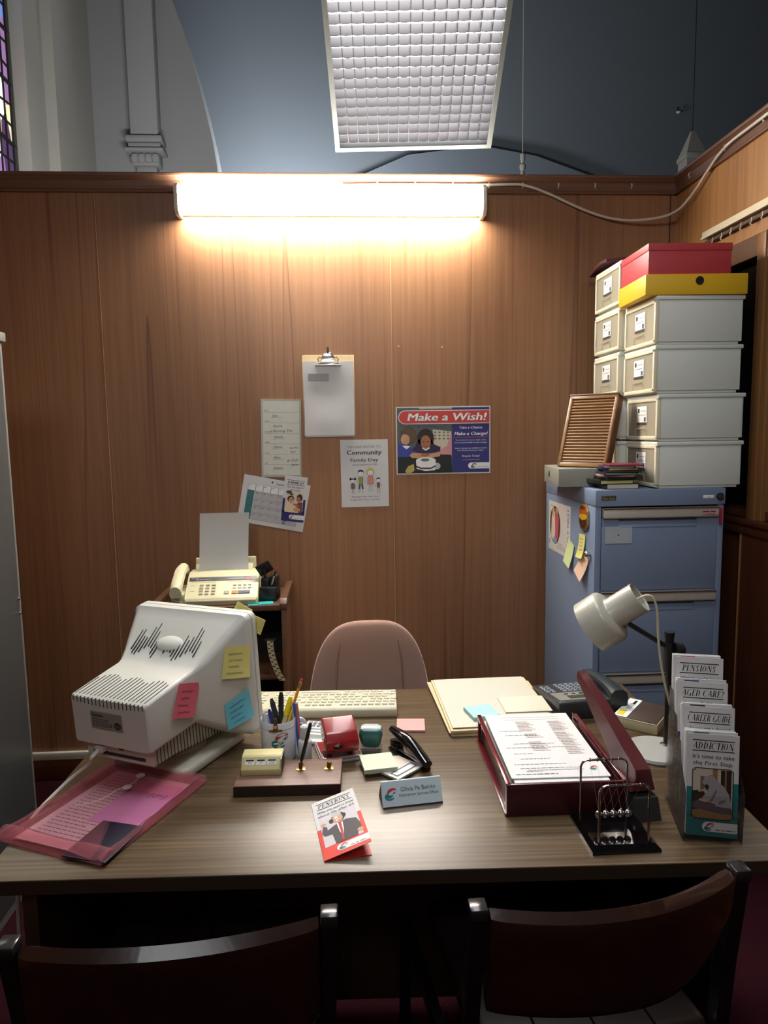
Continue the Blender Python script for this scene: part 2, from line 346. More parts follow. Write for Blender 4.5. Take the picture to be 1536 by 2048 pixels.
# white curtain track over the windows, with its runners
t = thing('curtain_track', 'cream curtain track screwed along the right wall above the windows', 'curtain track', (XR, 1.2, 2.281))
b = B(); b.box(-.022, 0, 0, 1.62, 0, .026, CREAMP, bev=.003); b.box(-.026, -.02, 0, 1.62, -.003, .006, CREAMP, bev=.001); b.out('rail', t)
b = B(); b.box(-.02, -.004, 0, 1.60, -.026, -.014, M('track_shadow_brown', (70, 48, 34), .6)); b.out('shadow_strip', t)  # brown strip standing in for the shade under the track
for k in range(9):
    b = B(); b.tube([(-.018, 0, 0), (-.018, 0, -.014), (-.024, 0, -.022), (-.018, 0, -.028)], .0028, CREAMP, 6); b.out('runner', t, (0, 1.02+k*.065, -.012))
# church beyond the partition
PG = M('church_plaster', (150, 148, 142), .9, var=.05, scale=2, bump=.1, bscale=20); PG2 = M('church_plaster_cool', (128, 130, 132), .9, var=.05, scale=2)
BLUE = M('church_blue_wall', (96, 103, 110), .9, var=.05, scale=1.2, bump=.1, bscale=14)
b = B()
pl = [(-2.2, 5.28), (-2.109, 5.28), (-2.109, 5.60), (-2.03, 5.60), (-2.03, 6.44), (-1.8, 6.44), (-1.8, 6.6), (-2.6, 6.6), (-2.6, 5.28)]
b.prism(pl, 'xy', 0, 8, PG); b.box(-2.6, -2.2, 3.3, 5.28, 0, 2.7, PG)
S('wall_left_church', b)
b = B(); arch = [(-1.0, 0), (-1.0, 3.7), (-1.012, 3.85), (-1.04, 4.05), (-1.10, 4.35), (-1.17, 4.65), (-1.25, 4.94), (-1.34, 5.2), (-1.45, 5.5), (-1.6, 5.85), (-1.71, 6.05), (-1.71, 8), (-2.05, 8), (-2.05, 0)]
b.prism(arch, 'xz', 6.42, 6.72, PG2); S('trim_8', b)
b = B(); b.box(-1.70, -1.47, 6.30, 6.44, 4.02, 8, PG2, bev=.01)
for z0, z1, g_ in ((3.98, 4.03, .035), (3.93, 3.975, .02), (3.90, 3.93, .045), (3.80, 3.90, .0), (3.72, 3.80, -.03)): b.box(-1.70-g_, -1.47+g_, 6.30-g_, 6.44, z0, z1, PG2, bev=.012)
for k in range(4): b.sph((-1.67+k*.057, 6.29, 3.85), .035, PG2, 8, sc_=(1, .6, 1.3))
S('trim_9', b)
b = B(); b.box(-7, 9, 8, 8.2, -.5, 10, BLUE)
b.prism([(-.4, 3.9), (.2, 4.25), (.8, 4.5), (1.6, 4.6), (2.2, 4.5), (2.8, 4.3), (3.4, 4.0), (3.4, 2.), (-.4, 2.)], 'xz', 7.9, 8.01, M('church_blue_arch', (104, 112, 122), .9)); S('wall_rear_church', b)
b = B(); b.box(-7, 9, 3.4, 8.2, 7.2, 7.4, BLUE); S('ceiling', b)
b = B(); b.box(-2.24, -2.215, 3.3, 5.30, 2.7, 7, stainedglass())
LEAD = M('lead', (22, 22, 22), .6, .3)
random.seed(3)
for k in range(26):
    z = 2.75+k*.13; b.tube([(-2.212, 3.3, z+random.uniform(-.03, .03)), (-2.212, 4.6, z+random.uniform(-.06, .06)), (-2.212, 5.28, z+random.uniform(-.03, .03))], .008 if k % 3 else .014, LEAD, 6)
for k in range(22): y = 3.35+k*.09; b.tube([(-2.212, y, 2.7), (-2.212, y+random.uniform(-.03, .03), 4.2), (-2.212, y, 6.)], .008, LEAD, 6)
b.box(-2.25, -2.2, 5.25, 5.28, 2.7, 7, M('window_stone', (60, 58, 54), .9)); S('window_1', b)
t = thing('pinnacle_post', 'grey gothic wooden pinnacle rising behind the right-hand partition corner', 'pinnacle', (2.50, 5, 0))
b = B(); b.box(-.065, .065, -.065, .065, 0, 3.40, PG); b.box(-.075, .075, -.075, .075, 3.385, 3.42, PG, bev=.006); b.out('post', t)
b = B(); b.loft([[(-.068, -.068, 3.42), (.068, -.068, 3.42), (.068, .068, 3.42), (-.068, .068, 3.42)], [(-.012, -.012, 3.58), (.012, -.012, 3.58), (.012, .012, 3.58), (-.012, .012, 3.58)]], PG); b.tube([(0, 0, 3.57), (0, 0, 7.2)], .003, LEAD, 5); b.out('spire', t)
t = thing('suspension_rod', 'thin hanging rod with a small turned collar above the back partition', 'rod', (1.30, 5, 3.26))
b = B(); b.tube([(0, 0, 0), (0, 0, 3.9)], .004, PG, 6); b.out('rod', t)
b = B(); b.lathe([(.006, .0), (.02, .02), (.012, .05), (.022, .07), (.022, .09), (.01, .10), (.018, .13), (.018, .16), (.006, .17)], PG, 12); b.out('collar', t)
b = B(); b.sph((0, 0, 0), .02, M('fixture_white', (200, 205, 205), .3), 10, sc_=(1.4, 1, .7)); b.cyl((-.01, 0, .02), (-.005, 0, .05), .008, LEAD); b.out('spotlight', None, (3.82, 7.975, 5.0), label='tiny pale spotlight high on the dark blue wall', cat='spotlight')

# ---------------- wall batten and tilted ceiling fitting ----------------
t = thing('wall_batten_light', 'long glowing fluorescent batten mounted under the rail of the back wall', 'wall light', (-.01, D, 2.431))
b = B(); b.box(-.638, .638, -.03, 0, .012, .112, M('batten_metal', (226, 222, 206), .4), bev=.004); b.out('body', t)
b = B(); b.prism([(-.026, .014), (-.062, .006), (-.078, .014), (-.084, .03), (-.084, .094), (-.078, .11), (-.062, .118), (-.026, .11)], 'yz', -.625, .625, emitter('tube_glow', (1, .93, .82), TUBE)); b.out('diffuser', t)
for sx in (-1, 1):
    b = B(); b.prism([(0, 0), (-.07, 0), (-.09, .018), (-.09, .106), (-.07, .124), (0, .124)], 'yz', sx*.625, sx*.642, M('batten_cap', (222, 216, 196), .4), bev=.003); b.out('end_cap', t)
# tilted fitting: origin at its far low edge, local +y climbs back towards the viewer
e = Vector((.0635, .8848, -.4617)).normalized(); xx = Vector((.9985, -.055, .0)); xx = (xx-e*xx.dot(e)).normalized(); nn = xx.cross(-e)
F0 = Vector((.3145, 2.903, 2.652)); W2 = .302
nn = -nn
TP = Matrix((-xx, -e, nn)).transposed().to_4x4(); TP.translation = F0
t = thing('louvre_light', 'tilted ceiling light with a glowing egg-crate louvre above the back wall', 'ceiling light'); t.matrix_world = TP
FRM = M('fitting_grey', (96, 102, 100), .5); LOU = M('louvre_grey', (60, 55, 58), .45)
LN = 1.22
b = B()
b.box(-W2, W2, 0, LN, .11, .115, FRM); 
for x in (-W2, W2-.006): b.box(x, x+.006, 0, LN, -.002, .11, FRM)
for y in (0, LN-.006): b.box(-W2, W2, y, y+.006, -.002, .11, FRM)
for x0, x1, y0, y1 in ((-W2-.006, -W2+.012, -.006, LN+.006), (W2-.012, W2+.006, -.006, LN+.006), (-W2, W2, -.006, .012), (-W2, W2, LN-.012, LN+.006)): b.box(x0, x1, y0, y1, -.006, 0, FRM)
b.out('housing', t)
b = B(); b.box(-W2+.01, W2-.01, .01, LN-.01, .075, .081, emitter('panel_glow', (1, .97, .99), PANEL)); b.out('tube_panel', t)
b = B(); nx, ny = 15, 30; px_, py_ = (2*W2-.016)/nx, (LN-.06)/ny
for i in range(nx+1):
    x = -W2+.008+i*px_; b.box(x-.0008, x+.0008, .03, LN-.03, .002, .048, LOU)
random.seed(2)
for j in range(ny+1):
    y = .03+j*py_
    for i in range(nx):
        x0 = -W2+.008+i*px_; dz = random.uniform(-.001, .001); cur = .003
        secs = [[(x0+px_*k/4, y-.001-cur*math.sin(math.pi*k/4), .002+dz), (x0+px_*k/4, y+.001-cur*math.sin(math.pi*k/4), .002+dz), (x0+px_*k/4, y+.001, .048), (x0+px_*k/4, y-.001, .048)] for k in range(5)]
        b.loft(secs, LOU)
b.out('egg_crate_louvre', t)
for x in (-.26, .26):
    q = TP.to_3x3().inverted() @ Vector((0, 0, 1.6)); b = B(); b.tube([(x, 1.15, .11), tuple(Vector((x, 1.15, .11))+q)], .0015, FRM, 6); b.out('suspension_wire', t)

# white cable from the batten, clipped along the rails
WC = M('cable_white', (214, 208, 196), .45)
xc, yc = XR-.04, D-.02
pts = [(.03, D-.02, 2.566), (.3, D-.022, 2.569), (.62, D-.022, 2.568), (.74, D-.022, 2.572), (.80, D-.02, 2.573), (.90, D-.014, 2.545), (1.05, D-.012, 2.478), (1.18, D-.02, 2.432), (1.30, D-.04, 2.418), (XR-.05, D-.09, 2.43), (XR-.02, D-.18, 2.48), (XR-.018, D-.30, 2.54), (XR-.026, D-.42, 2.575), (XR-.026, D-.6, 2.578), (XR-.026, 2.1, 2.578), (XR-.026, 1.4, 2.578)]
b = B(); b.tube(pts, .0055, WC, 8, smooth=2); b.out('power_cable', label='white power cable sagging from the batten light round the wall corner', cat='cable')
cl0 = None
locs = [(-.55+.165*k+(.01 if k % 2 else 0), 0) for k in range(1, 12)]
lab = ['white cable clip on the back rail, number %s from the left end of the batten' % n for n in ('first', 'second', 'third', 'fourth', 'fifth', 'sixth', 'seventh', 'eighth', 'ninth')]
CLX = [.03, .18, .34, .50, .655, .80, .955, 1.115, 1.275]
CLN = ['white cable clip on the back rail above the batten\'s centre', 'white cable clip above the batten, next right of its centre', 'white cable clip above the right third of the batten', 'white cable clip above the batten near its right end', 'white cable clip on the rail just past the batten\'s right end',
       'white cable clip where the cable leaves the back rail', 'empty white cable clip on the back rail, nearest after the cable drops', 'empty white cable clip in the middle of the bare back rail', 'last empty white cable clip on the back rail before the corner']
def clip(loc, rz, label, first=[None]):
    if first[0] is None:
        b = B(); b.shell(lambda u, v, s: ((v-.5)*.006, -(.0065-s)*math.sin(math.pi*u)*1.2, -(.0095-s)*math.cos(math.pi*u)), 8, 2, .0018, WC)
        b.sph((0, -.004, -.013), .0028, WC, 8); o = b.out('cable_clip'); first[0] = o
    else: o = first[0].copy(); C.objects.link(o)
    o.location = loc; o.rotation_euler = (0, 0, rz); tag(o, label, 'cable clip', 'cable clips along the rails')
for x, l in zip(CLX, CLN): clip((x, D-.013, 2.573), 0, l)
clip((XR-.012, D-.14, 2.575), -R(90), 'empty white cable clip on the right rail beside the corner')
clip((XR-.018, D-.42, 2.577), -R(90), 'white cable clip where the cable meets the right rail')
clip((XR-.018, D-.66, 2.577), -R(90), 'white cable clip on the right rail nearest the photo\'s right edge')

# ---------------- things pinned on the back wall ----------------
PAPER = M('paper_white', (212, 212, 212), .7, var=.02, bump=.25, bscale=9)
WY = D-.0005
# clipboard and its sheets
t = thing('clipboard', 'brown hardboard clipboard hanging high on the back wall with a chrome clip', 'clipboard', (-.045, WY, 1.524))
b = B(); b.box(-.112, .112, -.004, 0, 0, .345, M('hardboard', (190, 168, 128), .6), bev=.0018); b.out('board', t)
CHR = M('chrome', (205, 205, 200), .22, 1., var=.03)
b = B(); b.prism([(-.058, .300), (.058, .300), (.054, .308), (.026, .313), (.024, .332), (-.024, .332), (-.026, .313), (-.054, .308)], 'xz', -.017, -.0095, CHR, bev=.0015)
b.prism([(-.03, .332), (.03, .332), (.014, .358), (-.014, .358)], 'xz', -.012, -.006, CHR, bev=.001); b.cyl((-.055, -.013, .302), (.055, -.013, .302), .0045, CHR)
for sx in (-1, 1): b.tube([(sx*.024, -.012, .33), (sx*.036, -.016, .336), (sx*.045, -.014, .326), (sx*.04, -.012, .314)], .0022, CHR, 6)
b.tube([(0, -.008, .352), (0, -.014, .364), (0, -.012, .378)], .005, CHR, 8); b.out('spring_clip', t)
b = B(); b.box(-.105, .108, -.0072, -.0042, -.006, .318, PAPER)
b.out('paper_stack', None, (-.045, WY, 1.524), label='thick sheaf of white paper held under the clipboard clip', cat='paper')
b = B()
b.shell(lambda u, v, s: (-.108+.216*u+.0015*math.sin(5*v), -.0085-s-.0016*math.sin(v*9)*u*(1-u)*3-.001*(1-v), .0+.318*v), 12, 14, .0012, PAPER)
sh = Sheet(b, lambda u, v, n: (u, -.0135-n, v)); sh.poly([(-.086+.004*0, .236), (0, .236), (.002, .238), (.002, .262), (0, .265), (-.086, .265), (-.088, .262), (-.088, .238)], M('window_film', (146, 146, 142), .3))
b.out('window_envelope', None, (-.045, WY, 1.524), label='crumpled white window envelope clipped on top of the clipboard stack', cat='envelope')
# weekly planner
b, sh = slabXZ(.173, .338, M('planner_frame', (176, 180, 168), .5), .004)
sh.rect(-.078, .008, .079, .330, M('planner_white', (214, 216, 206), .25), 1)
for k, d in enumerate(('SUN', 'MON', 'TUE', 'WED', 'THU', 'FRI', 'SAT')):
    y = .282-k*.0455; sh.line([(-.077, y), (.078, y)], .0009, GREY, 2); sh.text(d, -.070, y+.0035, .006, INK, 2, 'l')
for k, (s, x, y, m) in enumerate((('Sam', -.038, .262, BLUEINK), ('Steve', -.034, .217, INK), ('# Morning Tea', -.052, .194, INK), ('Shane', -.032, .170, INK), ('Diane', -.034, .126, BLUEINK), ('works', .034, .124, BLUEINK), ('2pm', .038, .106, BLUEINK), ('Marc', -.034, .080, INK), ('# Call', .024, .068, INK), ('Jane', .042, .050, INK), ('Diane', -.034, .035, INK))):
    sh.text(s, x, y, .0105, m, 3, 'l', width=.0076*len(s), shear=.35, rot=3)
    if k in (0, 3, 4, 7, 10): sh.line([(x-.004, y-.004), (x+.045, y-.001)], .0008, m, 3)
b.out('weekly_planner', None, (-.2605, WY-.004, 1.345), label='narrow white weekly planner board with handwritten names, left of the clipboard', cat='planner', rot=(0, R(1.2), 0))
# calendar, tilted
b, sh = slabXZ(.292, .21, PAPER, .001)
x0, y0, cw, ch = -.122, .018, .0335, .0315
sh.rect(x0, y0, x0+cw*.92, y0+ch*4.1, TEAL, 1)
for i in range(7):
    for j in range(5):
        if j < 4 and i == 0: sh.rect(x0+.002, y0+j*ch+.002, x0+cw*.92-.002, y0+(j+1)*ch-.002, M('print_teal_soft', (60, 120, 122), .5), 2); continue
        X, Y = x0+i*cw, y0+j*ch
        sh.rect(X+.0012, Y+.0012, X+cw-.0012, Y+ch-.0012, LGREY if j < 4 else WHITE, 1); sh.frame(X+.0012, Y+.0012, X+cw-.0012, Y+ch-.0012, .0008, GREY, 2); sh.greek(X+.004, X+.016, Y+ch-.009, .004, GREY, 3, i*7+j)
sh.text('September 1998', .045, .187, .010, INK, 2); sh.ell(-.02, .195, .004, .004, INK, 2)
logo(sh, x0+5.4*cw, y0+.012, .009)
b.out('wall_calendar', None, (-.319, WY-.0068, 1.128), label='white landscape calendar sheet hung askew below the planner, teal first column', cat='calendar', rot=(0, R(11.3), 0))

def pill(sh, x0, x1, y0, y1, m, n):
    r = (y1-y0)/2; sh.poly([(x1, y0), (x1, y1)]+[(x0+r+r*math.cos(R(a)), y0+r+r*math.sin(R(a))) for a in range(90, 271, 15)], m, n)
def brochure(sh, title, lines, accent, pic, w_=.099, h_=.21, photo=True):
    x = w_/2
    for y in (h_-.018, h_-.038): sh.rect(-x+.010, y-.0009, x-.010, y+.0009, INK, 2)
    sh.text(title, 0, h_-.0335, .0105, INK, 2, width=min(.076, .0098*len(title)), bold=.05, shear=.12)
    for k, l in enumerate(lines): sh.text(l, 0, h_-.052-k*.0125, .0085, INK, 2, width=min(.078, .0049*len(l)), shear=.2, bold=.01)
    if accent is not NAVY: sh.rect(-x, 0, -x+.011, .095, accent, 1); sh.rect(x-.011, 0, x, .095, accent, 1); sh.rect(-x, 0, x, .042, accent, 1)
    else: sh.rect(-x, 0, x, .045, accent, 1); sh.rect(-x, .04, -x+.01, .10, accent, 1); sh.rect(x-.01, .04, x, .10, accent, 1)
    if photo: pic(sh, -.038, .038, .040, .136)
    pill(sh, -.016, x, .010, .030, WHITE, 3); logo(sh, -.004, .020, .008, 4); sh.greek(.010, x-.004, .014, .0035, GREY, 4, 5)
def pic_family(sh, x0, x1, y0, y1):
    W, H = x1-x0, y1-y0; q = lambda u, v: (x0+W*u, y0+H*v)
    E_ = lambda u, v, a, c, m, n=4: sh.ell(x0+W*u, y0+H*v, W*a, H*c, m, n)
    sh.rect(x0, y0, x1, y1, M('photo_cream', (216, 204, 188), .5), 2)
    E_(.17, .92, .17, .08, M('photo_leaf', (70, 76, 50), .5), 2.5); E_(.33, .83, .1, .05, M('photo_leaf', (70, 76, 50), .5), 2.5)
    E_(.3, .62, .2, .15, HAIR, 3); E_(.33, .56, .15, .14, SKIN, 4); E_(.35, .59, .10, .03, SKIN2, 4.5)
    sh.poly([q(0, 0), q(0, .3), q(.15, .44), q(.45, .42), q(.75, .2), q(.8, 0)], M('photo_blouse', (232, 206, 170), .5), 3.5)
    E_(.8, .7, .17, .17, HAIR, 3); E_(.74, .62, .12, .12, SKIN2, 4); sh.poly([q(.6, 0), q(.62, .38), q(.78, .5), q(1, .5), q(1, 0)], M('photo_brown', (120, 62, 52), .5), 3.2)
    sh.poly([q(.45, .36), q(.5, .44), q(.82, .34), q(.8, .26)], SKIN2, 4.5); E_(.7, .14, .2, .1, SKIN, 4.7)
def pic_man(sh, x0, x1, y0, y1):
    W, H = x1-x0, y1-y0; q = lambda u, v: (x0+W*u, y0+H*v); E_ = lambda u, v, a, c, m, n=4: sh.ell(x0+W*u, y0+H*v, W*a, H*c, m, n)
    sh.rect(x0, y0, x1, y1, M('photo_grey', (206, 202, 208), .5), 2)
    SU = M('photo_suit', (66, 62, 70), .5)
    sh.poly([q(.28, 0), q(.25, .32), q(.05, .34), q(.0, .46), q(.06, .66), q(.16, .62), q(.16, .5), q(.36, .58), q(.5, .62), q(.68, .64), q(.93, .56), q(1, .36), q(1, .16), q(.88, .1), q(.86, 0)], SU, 3)
    E_(.08, .71, .07, .055, SKIN, 4); E_(.95, .14, .08, .06, SKIN, 4)
    sh.poly([q(.42, .6), q(.58, .6), q(.56, .35), q(.5, .1), q(.44, .35)], WHITE, 4); sh.poly([q(.46, .6), q(.54, .6), q(.53, .3), q(.5, .02), q(.45, .06), q(.47, .3)], RED, 5)
    E_(.5, .80, .18, .17, INK, 3); E_(.48, .77, .14, .15, SKIN, 4); E_(.47, .9, .13, .07, LGREY, 4.5); E_(.3, .74, .06, .07, INK, 5); E_(.66, .80, .05, .07, INK, 5); E_(.44, .80, .05, .03, WHITE, 5); E_(.48, .7, .06, .025, WHITE, 5.2); E_(.5, .69, .04, .014, M('photo_lip', (150, 70, 60), .5), 5.4)
def pic_hood(sh, x0, x1, y0, y1):
    W, H = x1-x0, y1-y0; q = lambda u, v: (x0+W*u, y0+H*v); E_ = lambda u, v, a, c, m, n=4: sh.ell(x0+W*u, y0+H*v, W*a, H*c, m, n)
    sh.rect(x0, y0, x1, y1, M('photo_beige', (196, 188, 172), .5), 2)
    BK = M('photo_dark', (44, 34, 34), .5); HO = M('photo_hoodie', (158, 152, 154), .5); HO2 = M('photo_hoodie_fold', (116, 110, 114), .5)
    sh.rect(q(.5, 0)[0], q(0, .4)[1], q(.62, 0)[0], y1, M('photo_wood', (150, 110, 70), .5), 2.5); sh.rect(q(.7, 0)[0], q(0, .2)[1], q(.96, 0)[0], q(0, .98)[1], BK, 2.6); sh.rect(q(.80, 0)[0], q(0, .2)[1], q(.84, 0)[0], q(0, .98)[1], M('photo_wood', (150, 110, 70), .5), 2.7); sh.rect(q(.2, 0)[0], q(0, .5)[1], q(.3, 0)[0], q(0, .84)[1], M('photo_olive', (110, 106, 88), .5), 2.6)
    sh.poly([q(0, 0), q(1, 0), q(1, .18), q(.5, .2), q(0, .24)], M('photo_grass', (150, 118, 72), .5), 2.8)
    sh.poly([q(0, .16), q(0, .54), q(.2, .56), q(.34, .5), q(.3, .2)], BK, 2.9)
    sh.poly([q(.02, .2), q(.0, .30), q(.14, .36), q(.4, .34), q(.6, .3), q(.98, .24), q(.99, .12), q(.7, .12), q(.4, .16)], M('photo_trousers', (92, 80, 86), .5), 3)
    sh.poly([q(.3, .68), q(.38, .72), q(.52, .86), q(.46, .87), q(.28, .74)], HO2, 3.2)
    sh.poly([q(.24, .70), q(.3, .82), q(.42, .87), q(.54, .84), q(.62, .76), q(.78, .66), q(.9, .52), q(.96, .36), q(.95, .24), q(.6, .26), q(.52, .36), q(.36, .34), q(.24, .36), q(.26, .42), q(.38, .56), q(.42, .66), q(.34, .66)], HO, 3.5)
    sh.poly([q(.56, .44), q(.62, .56), q(.58, .6), q(.48, .42), q(.42, .36), q(.5, .34)], HO2, 4); sh.poly([q(.66, .36), q(.84, .42), q(.8, .34), q(.66, .3)], HO2, 4)
    sh.poly([q(.30, .66), q(.36, .69), q(.42, .64), q(.38, .56), q(.32, .58)], BK, 4.2); sh.poly([q(.16, .36), q(.2, .4), q(.36, .38), q(.42, .34), q(.3, .33)], SKIN, 4.4); sh.poly([q(.14, .52), q(.16, .56), q(.34, .60), q(.36, .56)], SKIN, 4.3)
    fr = [q(.06, 0), q(.94, 0), q(.94, .03), q(1, .03), q(1, .96), q(.94, .96), q(.94, 1), q(.06, 1), q(.06, .96), q(0, .96), q(0, .03), q(.06, .03), q(.06, 0)]
    sh.line(fr, .0017, INK, 5)
b, sh = slabXZ(.099, .20, PAPER, .0012); brochure(sh, 'FAMILY?', ['Get the support', 'you need.'], NAVY, pic_family, h_=.20)
b.out('family_brochure', None, (-.2205, WY-.0085, 1.149), label='navy brochure with a mother and child photo pinned over the calendar', cat='brochure', rot=(0, R(7.3), 0))
# community flyer
b, sh = slabXZ(.21, .297, PAPER, .001)
Pf = lambda x, y: (-.105+(x-960)/510*.21, (708-y)/703*.297)
sh.text('YOU ARE INVITED TO', 0, Pf(0, 92)[1], .0105, GREY, 2, width=.145); sh.text('Community', 0, Pf(0, 160)[1], .020, INK, 2, width=.152, bold=.03); sh.text('Family Day', 0, Pf(0, 232)[1], .0145, INK, 2, width=.122, bold=.02)
sh.text('Saturday September 26, 1998', 0, Pf(0, 272)[1], .006, INK, 2, width=.108)
sh.text('Bushrangers Park - New Cairns', 0, Pf(0, 608)[1], .0062, INK, 2, width=.118); sh.text('Sausage Sizzle  Games  Live Music', 0, Pf(0, 638)[1], .0062, INK, 2, width=.132)
KG = M('crayon_green', (150, 160, 70), .6); KP = M('crayon_pink', (216, 140, 130), .6); KB = M('crayon_blue', (90, 96, 130), .6); KY = M('crayon_yellow', (206, 180, 90), .6); KM = M('crayon_mauve', (130, 90, 110), .6)
def kid(cx, cy, s, top, hair, legs, skirt=False, hat=False):
    X = lambda u, v: Pf(cx+u*s, cy-v*s)
    def el(u, v, a, m, n): sh.ell(*X(u, v), a*s*.21/510, a*s*.21/510, m, n, 18)
    hl = .0009
    if hair is KY: el(0, 98, 34, KY, 2)
    el(0, 92, 26, INK, 3); el(0, 92, 24, WHITE, 3.5)
    if hair is not KY: sh.poly([X(-26, 104), X(-22, 122), X(0, 128), X(22, 122), X(26, 104), X(10, 112), X(-8, 112)], hair, 4)
    else: sh.poly([X(-22, 106), X(-14, 118), X(14, 118), X(22, 106), X(6, 110)], KY, 4)
    for e_ in (-8, 8): sh.ell(*X(e_, 96), .0009, .0011, INK, 5, 8)
    sh.line([X(-9, 84), X(-4, 79), X(4, 79), X(9, 84)], .0008, INK, 5)
    sh.poly([X(-18, 64), X(18, 64), X(26, 0) if skirt else X(17, 4), X(-26, 0) if skirt else X(-17, 4)], top, 3); sh.line([X(-18, 64), X(18, 64), X(26, 0) if skirt else X(17, 4), X(-26, 0) if skirt else X(-17, 4), X(-18, 64)], hl, INK, 4)
    for q_ in (-1, 1):
        sh.line([X(q_*18, 58), X(q_*36, 30), X(q_*34, 16)], hl, INK, 4)
        if legs: sh.poly([X(q_*2, 4), X(q_*17, 4), X(q_*24, -34), X(q_*8, -36)], legs, 3)
        sh.line([X(q_*9, 0), X(q_*11, -56), X(q_*20, -60)], hl*1.3, INK, 4)
kid(1172, 478, 1.25, KG, INK, KB, False); kid(1275, 468, 1.28, KP, KY, None, True); kid(1086, 515, .85, KM, INK, None, True); kid(1360, 512, .85, M('crayon_red', (150, 80, 80), .6), HAIR, None)
for dx in (-26, 26): sh.ell(*Pf(1086+dx, 412), .004, .006, INK, 4)
b.out('community_flyer', None, (.1052, WY-.001, 1.2065), label='white flyer for a community family day with crayon figures', cat='flyer', rot=(0, R(-.3), 0))
# Make a Wish poster
b, sh = slabXZ(.42, .297, M('poster_white', (226, 224, 218), .3, coat=.3), .001)
P4 = lambda x, y: (-.21+(x-78)/1325*.42, (1042-y-(x-740)*.012)/955*.297)
def pp(pts, m, n): sh.poly([P4(*p) for p in pts], m, n)
NV2 = M('poster_navy', (56, 58, 122), .4); PR = M('poster_red', (204, 74, 70), .4)
def prect(x0, y0, x1, y1, m, n): a = P4(x0, y1); c = P4(x1, y0); sh.rect(a[0], a[1], c[0], c[1], m, n)
L0, B0, R0, T0 = -.2055, .0045, .2055, .2925
mid = P4(862, 500)[0]
sh.rect(L0, B0, mid, T0, M('poster_wall', (110, 118, 124), .4, var=.3, scale=60), 1); sh.rect(mid, B0, R0, T0, NV2, 1)
sh.rect(P4(400, 0)[0], P4(0, 128)[1], mid, T0, M('poster_pale', (190, 184, 174), .4), 1.5)
pp([(590, 410), (850, 440), (850, 700), (600, 690)], M('poster_calendar', (206, 200, 176), .4), 2)
for i in range(4):
    for j in range(3): prect(610+i*60, 440+j*45, 640+i*60, 462+j*45, GREY, 2.5)
pp([(790, 640), (845, 470), (858, 480), (858, 800), (700, 780), (690, 700)], M('poster_pink', (206, 146, 152), .4), 2.6)
pp([(98, 800), (340, 800), (560, 760), (850, 770), (860, 1026), (98, 1026)], M('poster_dark_table', (40, 46, 48), .4), 2.7)
E4 = lambda x, y, a, c, m, n: sh.ell(*P4(x, y), a/1325*.42, c/955*.297, m, n)
E4(250, 500, 118, 130, M('poster_hair_brown', (96, 76, 56), .5), 3); E4(205, 550, 62, 78, SKIN, 3.5); pp([(135, 440), (200, 390), (330, 420), (350, 560), (290, 600), (270, 500), (180, 470)], M('poster_hair_brown', (96, 76, 56), .5), 3.6)
pp([(100, 620), (180, 615), (270, 640), (310, 700), (300, 800), (100, 800)], M('poster_blue_jumper', (60, 74, 160), .5), 3.7); pp([(160, 640), (220, 690), (275, 650), (230, 640)], WHITE, 3.8)
E4(490, 530, 118, 130, HAIR, 4); pp([(380, 560), (340, 660), (430, 680), (430, 540)], HAIR, 4); pp([(560, 540), (640, 660), (560, 690), (540, 600)], HAIR, 4)
pp([(290, 700), (380, 620), (600, 620), (700, 660), (690, 720), (560, 740), (400, 750)], M('poster_dress', (62, 48, 92), .5, var=.4, scale=150), 4.2)
E4(490, 590, 72, 98, SKIN2, 4.6); E4(462, 585, 14, 7, INK, 5); E4(520, 585, 14, 7, INK, 5); E4(492, 652, 20, 9, M('photo_lip', (150, 70, 60), .5), 5); pp([(440, 680), (490, 712), (548, 680), (540, 660), (490, 690), (446, 662)], WHITE, 5)
pp([(262, 780), (300, 740), (440, 750), (500, 760), (620, 745), (700, 720), (690, 790), (560, 815), (300, 815)], SKIN, 5.2); E4(480, 772, 60, 26, SKIN2, 5.5)
pp([(352, 850), (630, 850), (620, 990), (480, 1000), (360, 970)], WHITE, 6); E4(490, 850, 139, 48, WHITE, 6.3); E4(480, 842, 62, 22, GREY, 6.6); E4(640, 930, 56, 48, LGREY, 5.6); pp([(352, 920), (420, 950), (560, 950), (630, 915), (626, 940), (560, 972), (420, 972), (356, 945)], M('poster_icing', (90, 60, 60), .5), 6.7)
pp([(200, 1000), (240, 930), (320, 900), (330, 990), (290, 1026), (210, 1026)], M('poster_bow', (200, 176, 90), .5), 6)
a = P4(110, 325); c = P4(1390, 140); pill(sh, a[0], R0, P4(740, 332)[1], P4(740, 138)[1], WHITE, 7); pill(sh, a[0]+.003, R0, P4(740, 322)[1], P4(740, 147)[1], PR, 7.6)
sh.text('Make a Wish!', .014+.001, P4(740, 285)[1]-.0013, .034, INK, 8, width=.345, shear=.22, bold=.055); sh.text('Make a Wish!', .014, P4(740, 285)[1], .034, WHITE, 8.6, width=.345, shear=.22, bold=.055)
cx = (mid+R0)/2
sh.text('Take a Chance.', cx, P4(740, 405)[1], .0115, WHITE, 3, width=.106, shear=.25, bold=.02); sh.text('Make a Change!', cx, P4(740, 495)[1], .0145, WHITE, 3, width=.146, shear=.25, bold=.03)
sh.rect(mid+.007, P4(0, 540)[1], R0-.008, P4(0, 530)[1], M('print_mauve', (160, 90, 120), .5), 3)
for k, s in enumerate(('You can never be too to make a wish,', 'but you cannot be able to make a change.', 'Support groups are available in centre', 'from Disaster Recovery a matter.')):
    sh.text(s, cx, P4(0, (582, 618, 698, 730)[k])[1], .0062, WHITE, 3, width=(.138, .145, .145, .118)[k])
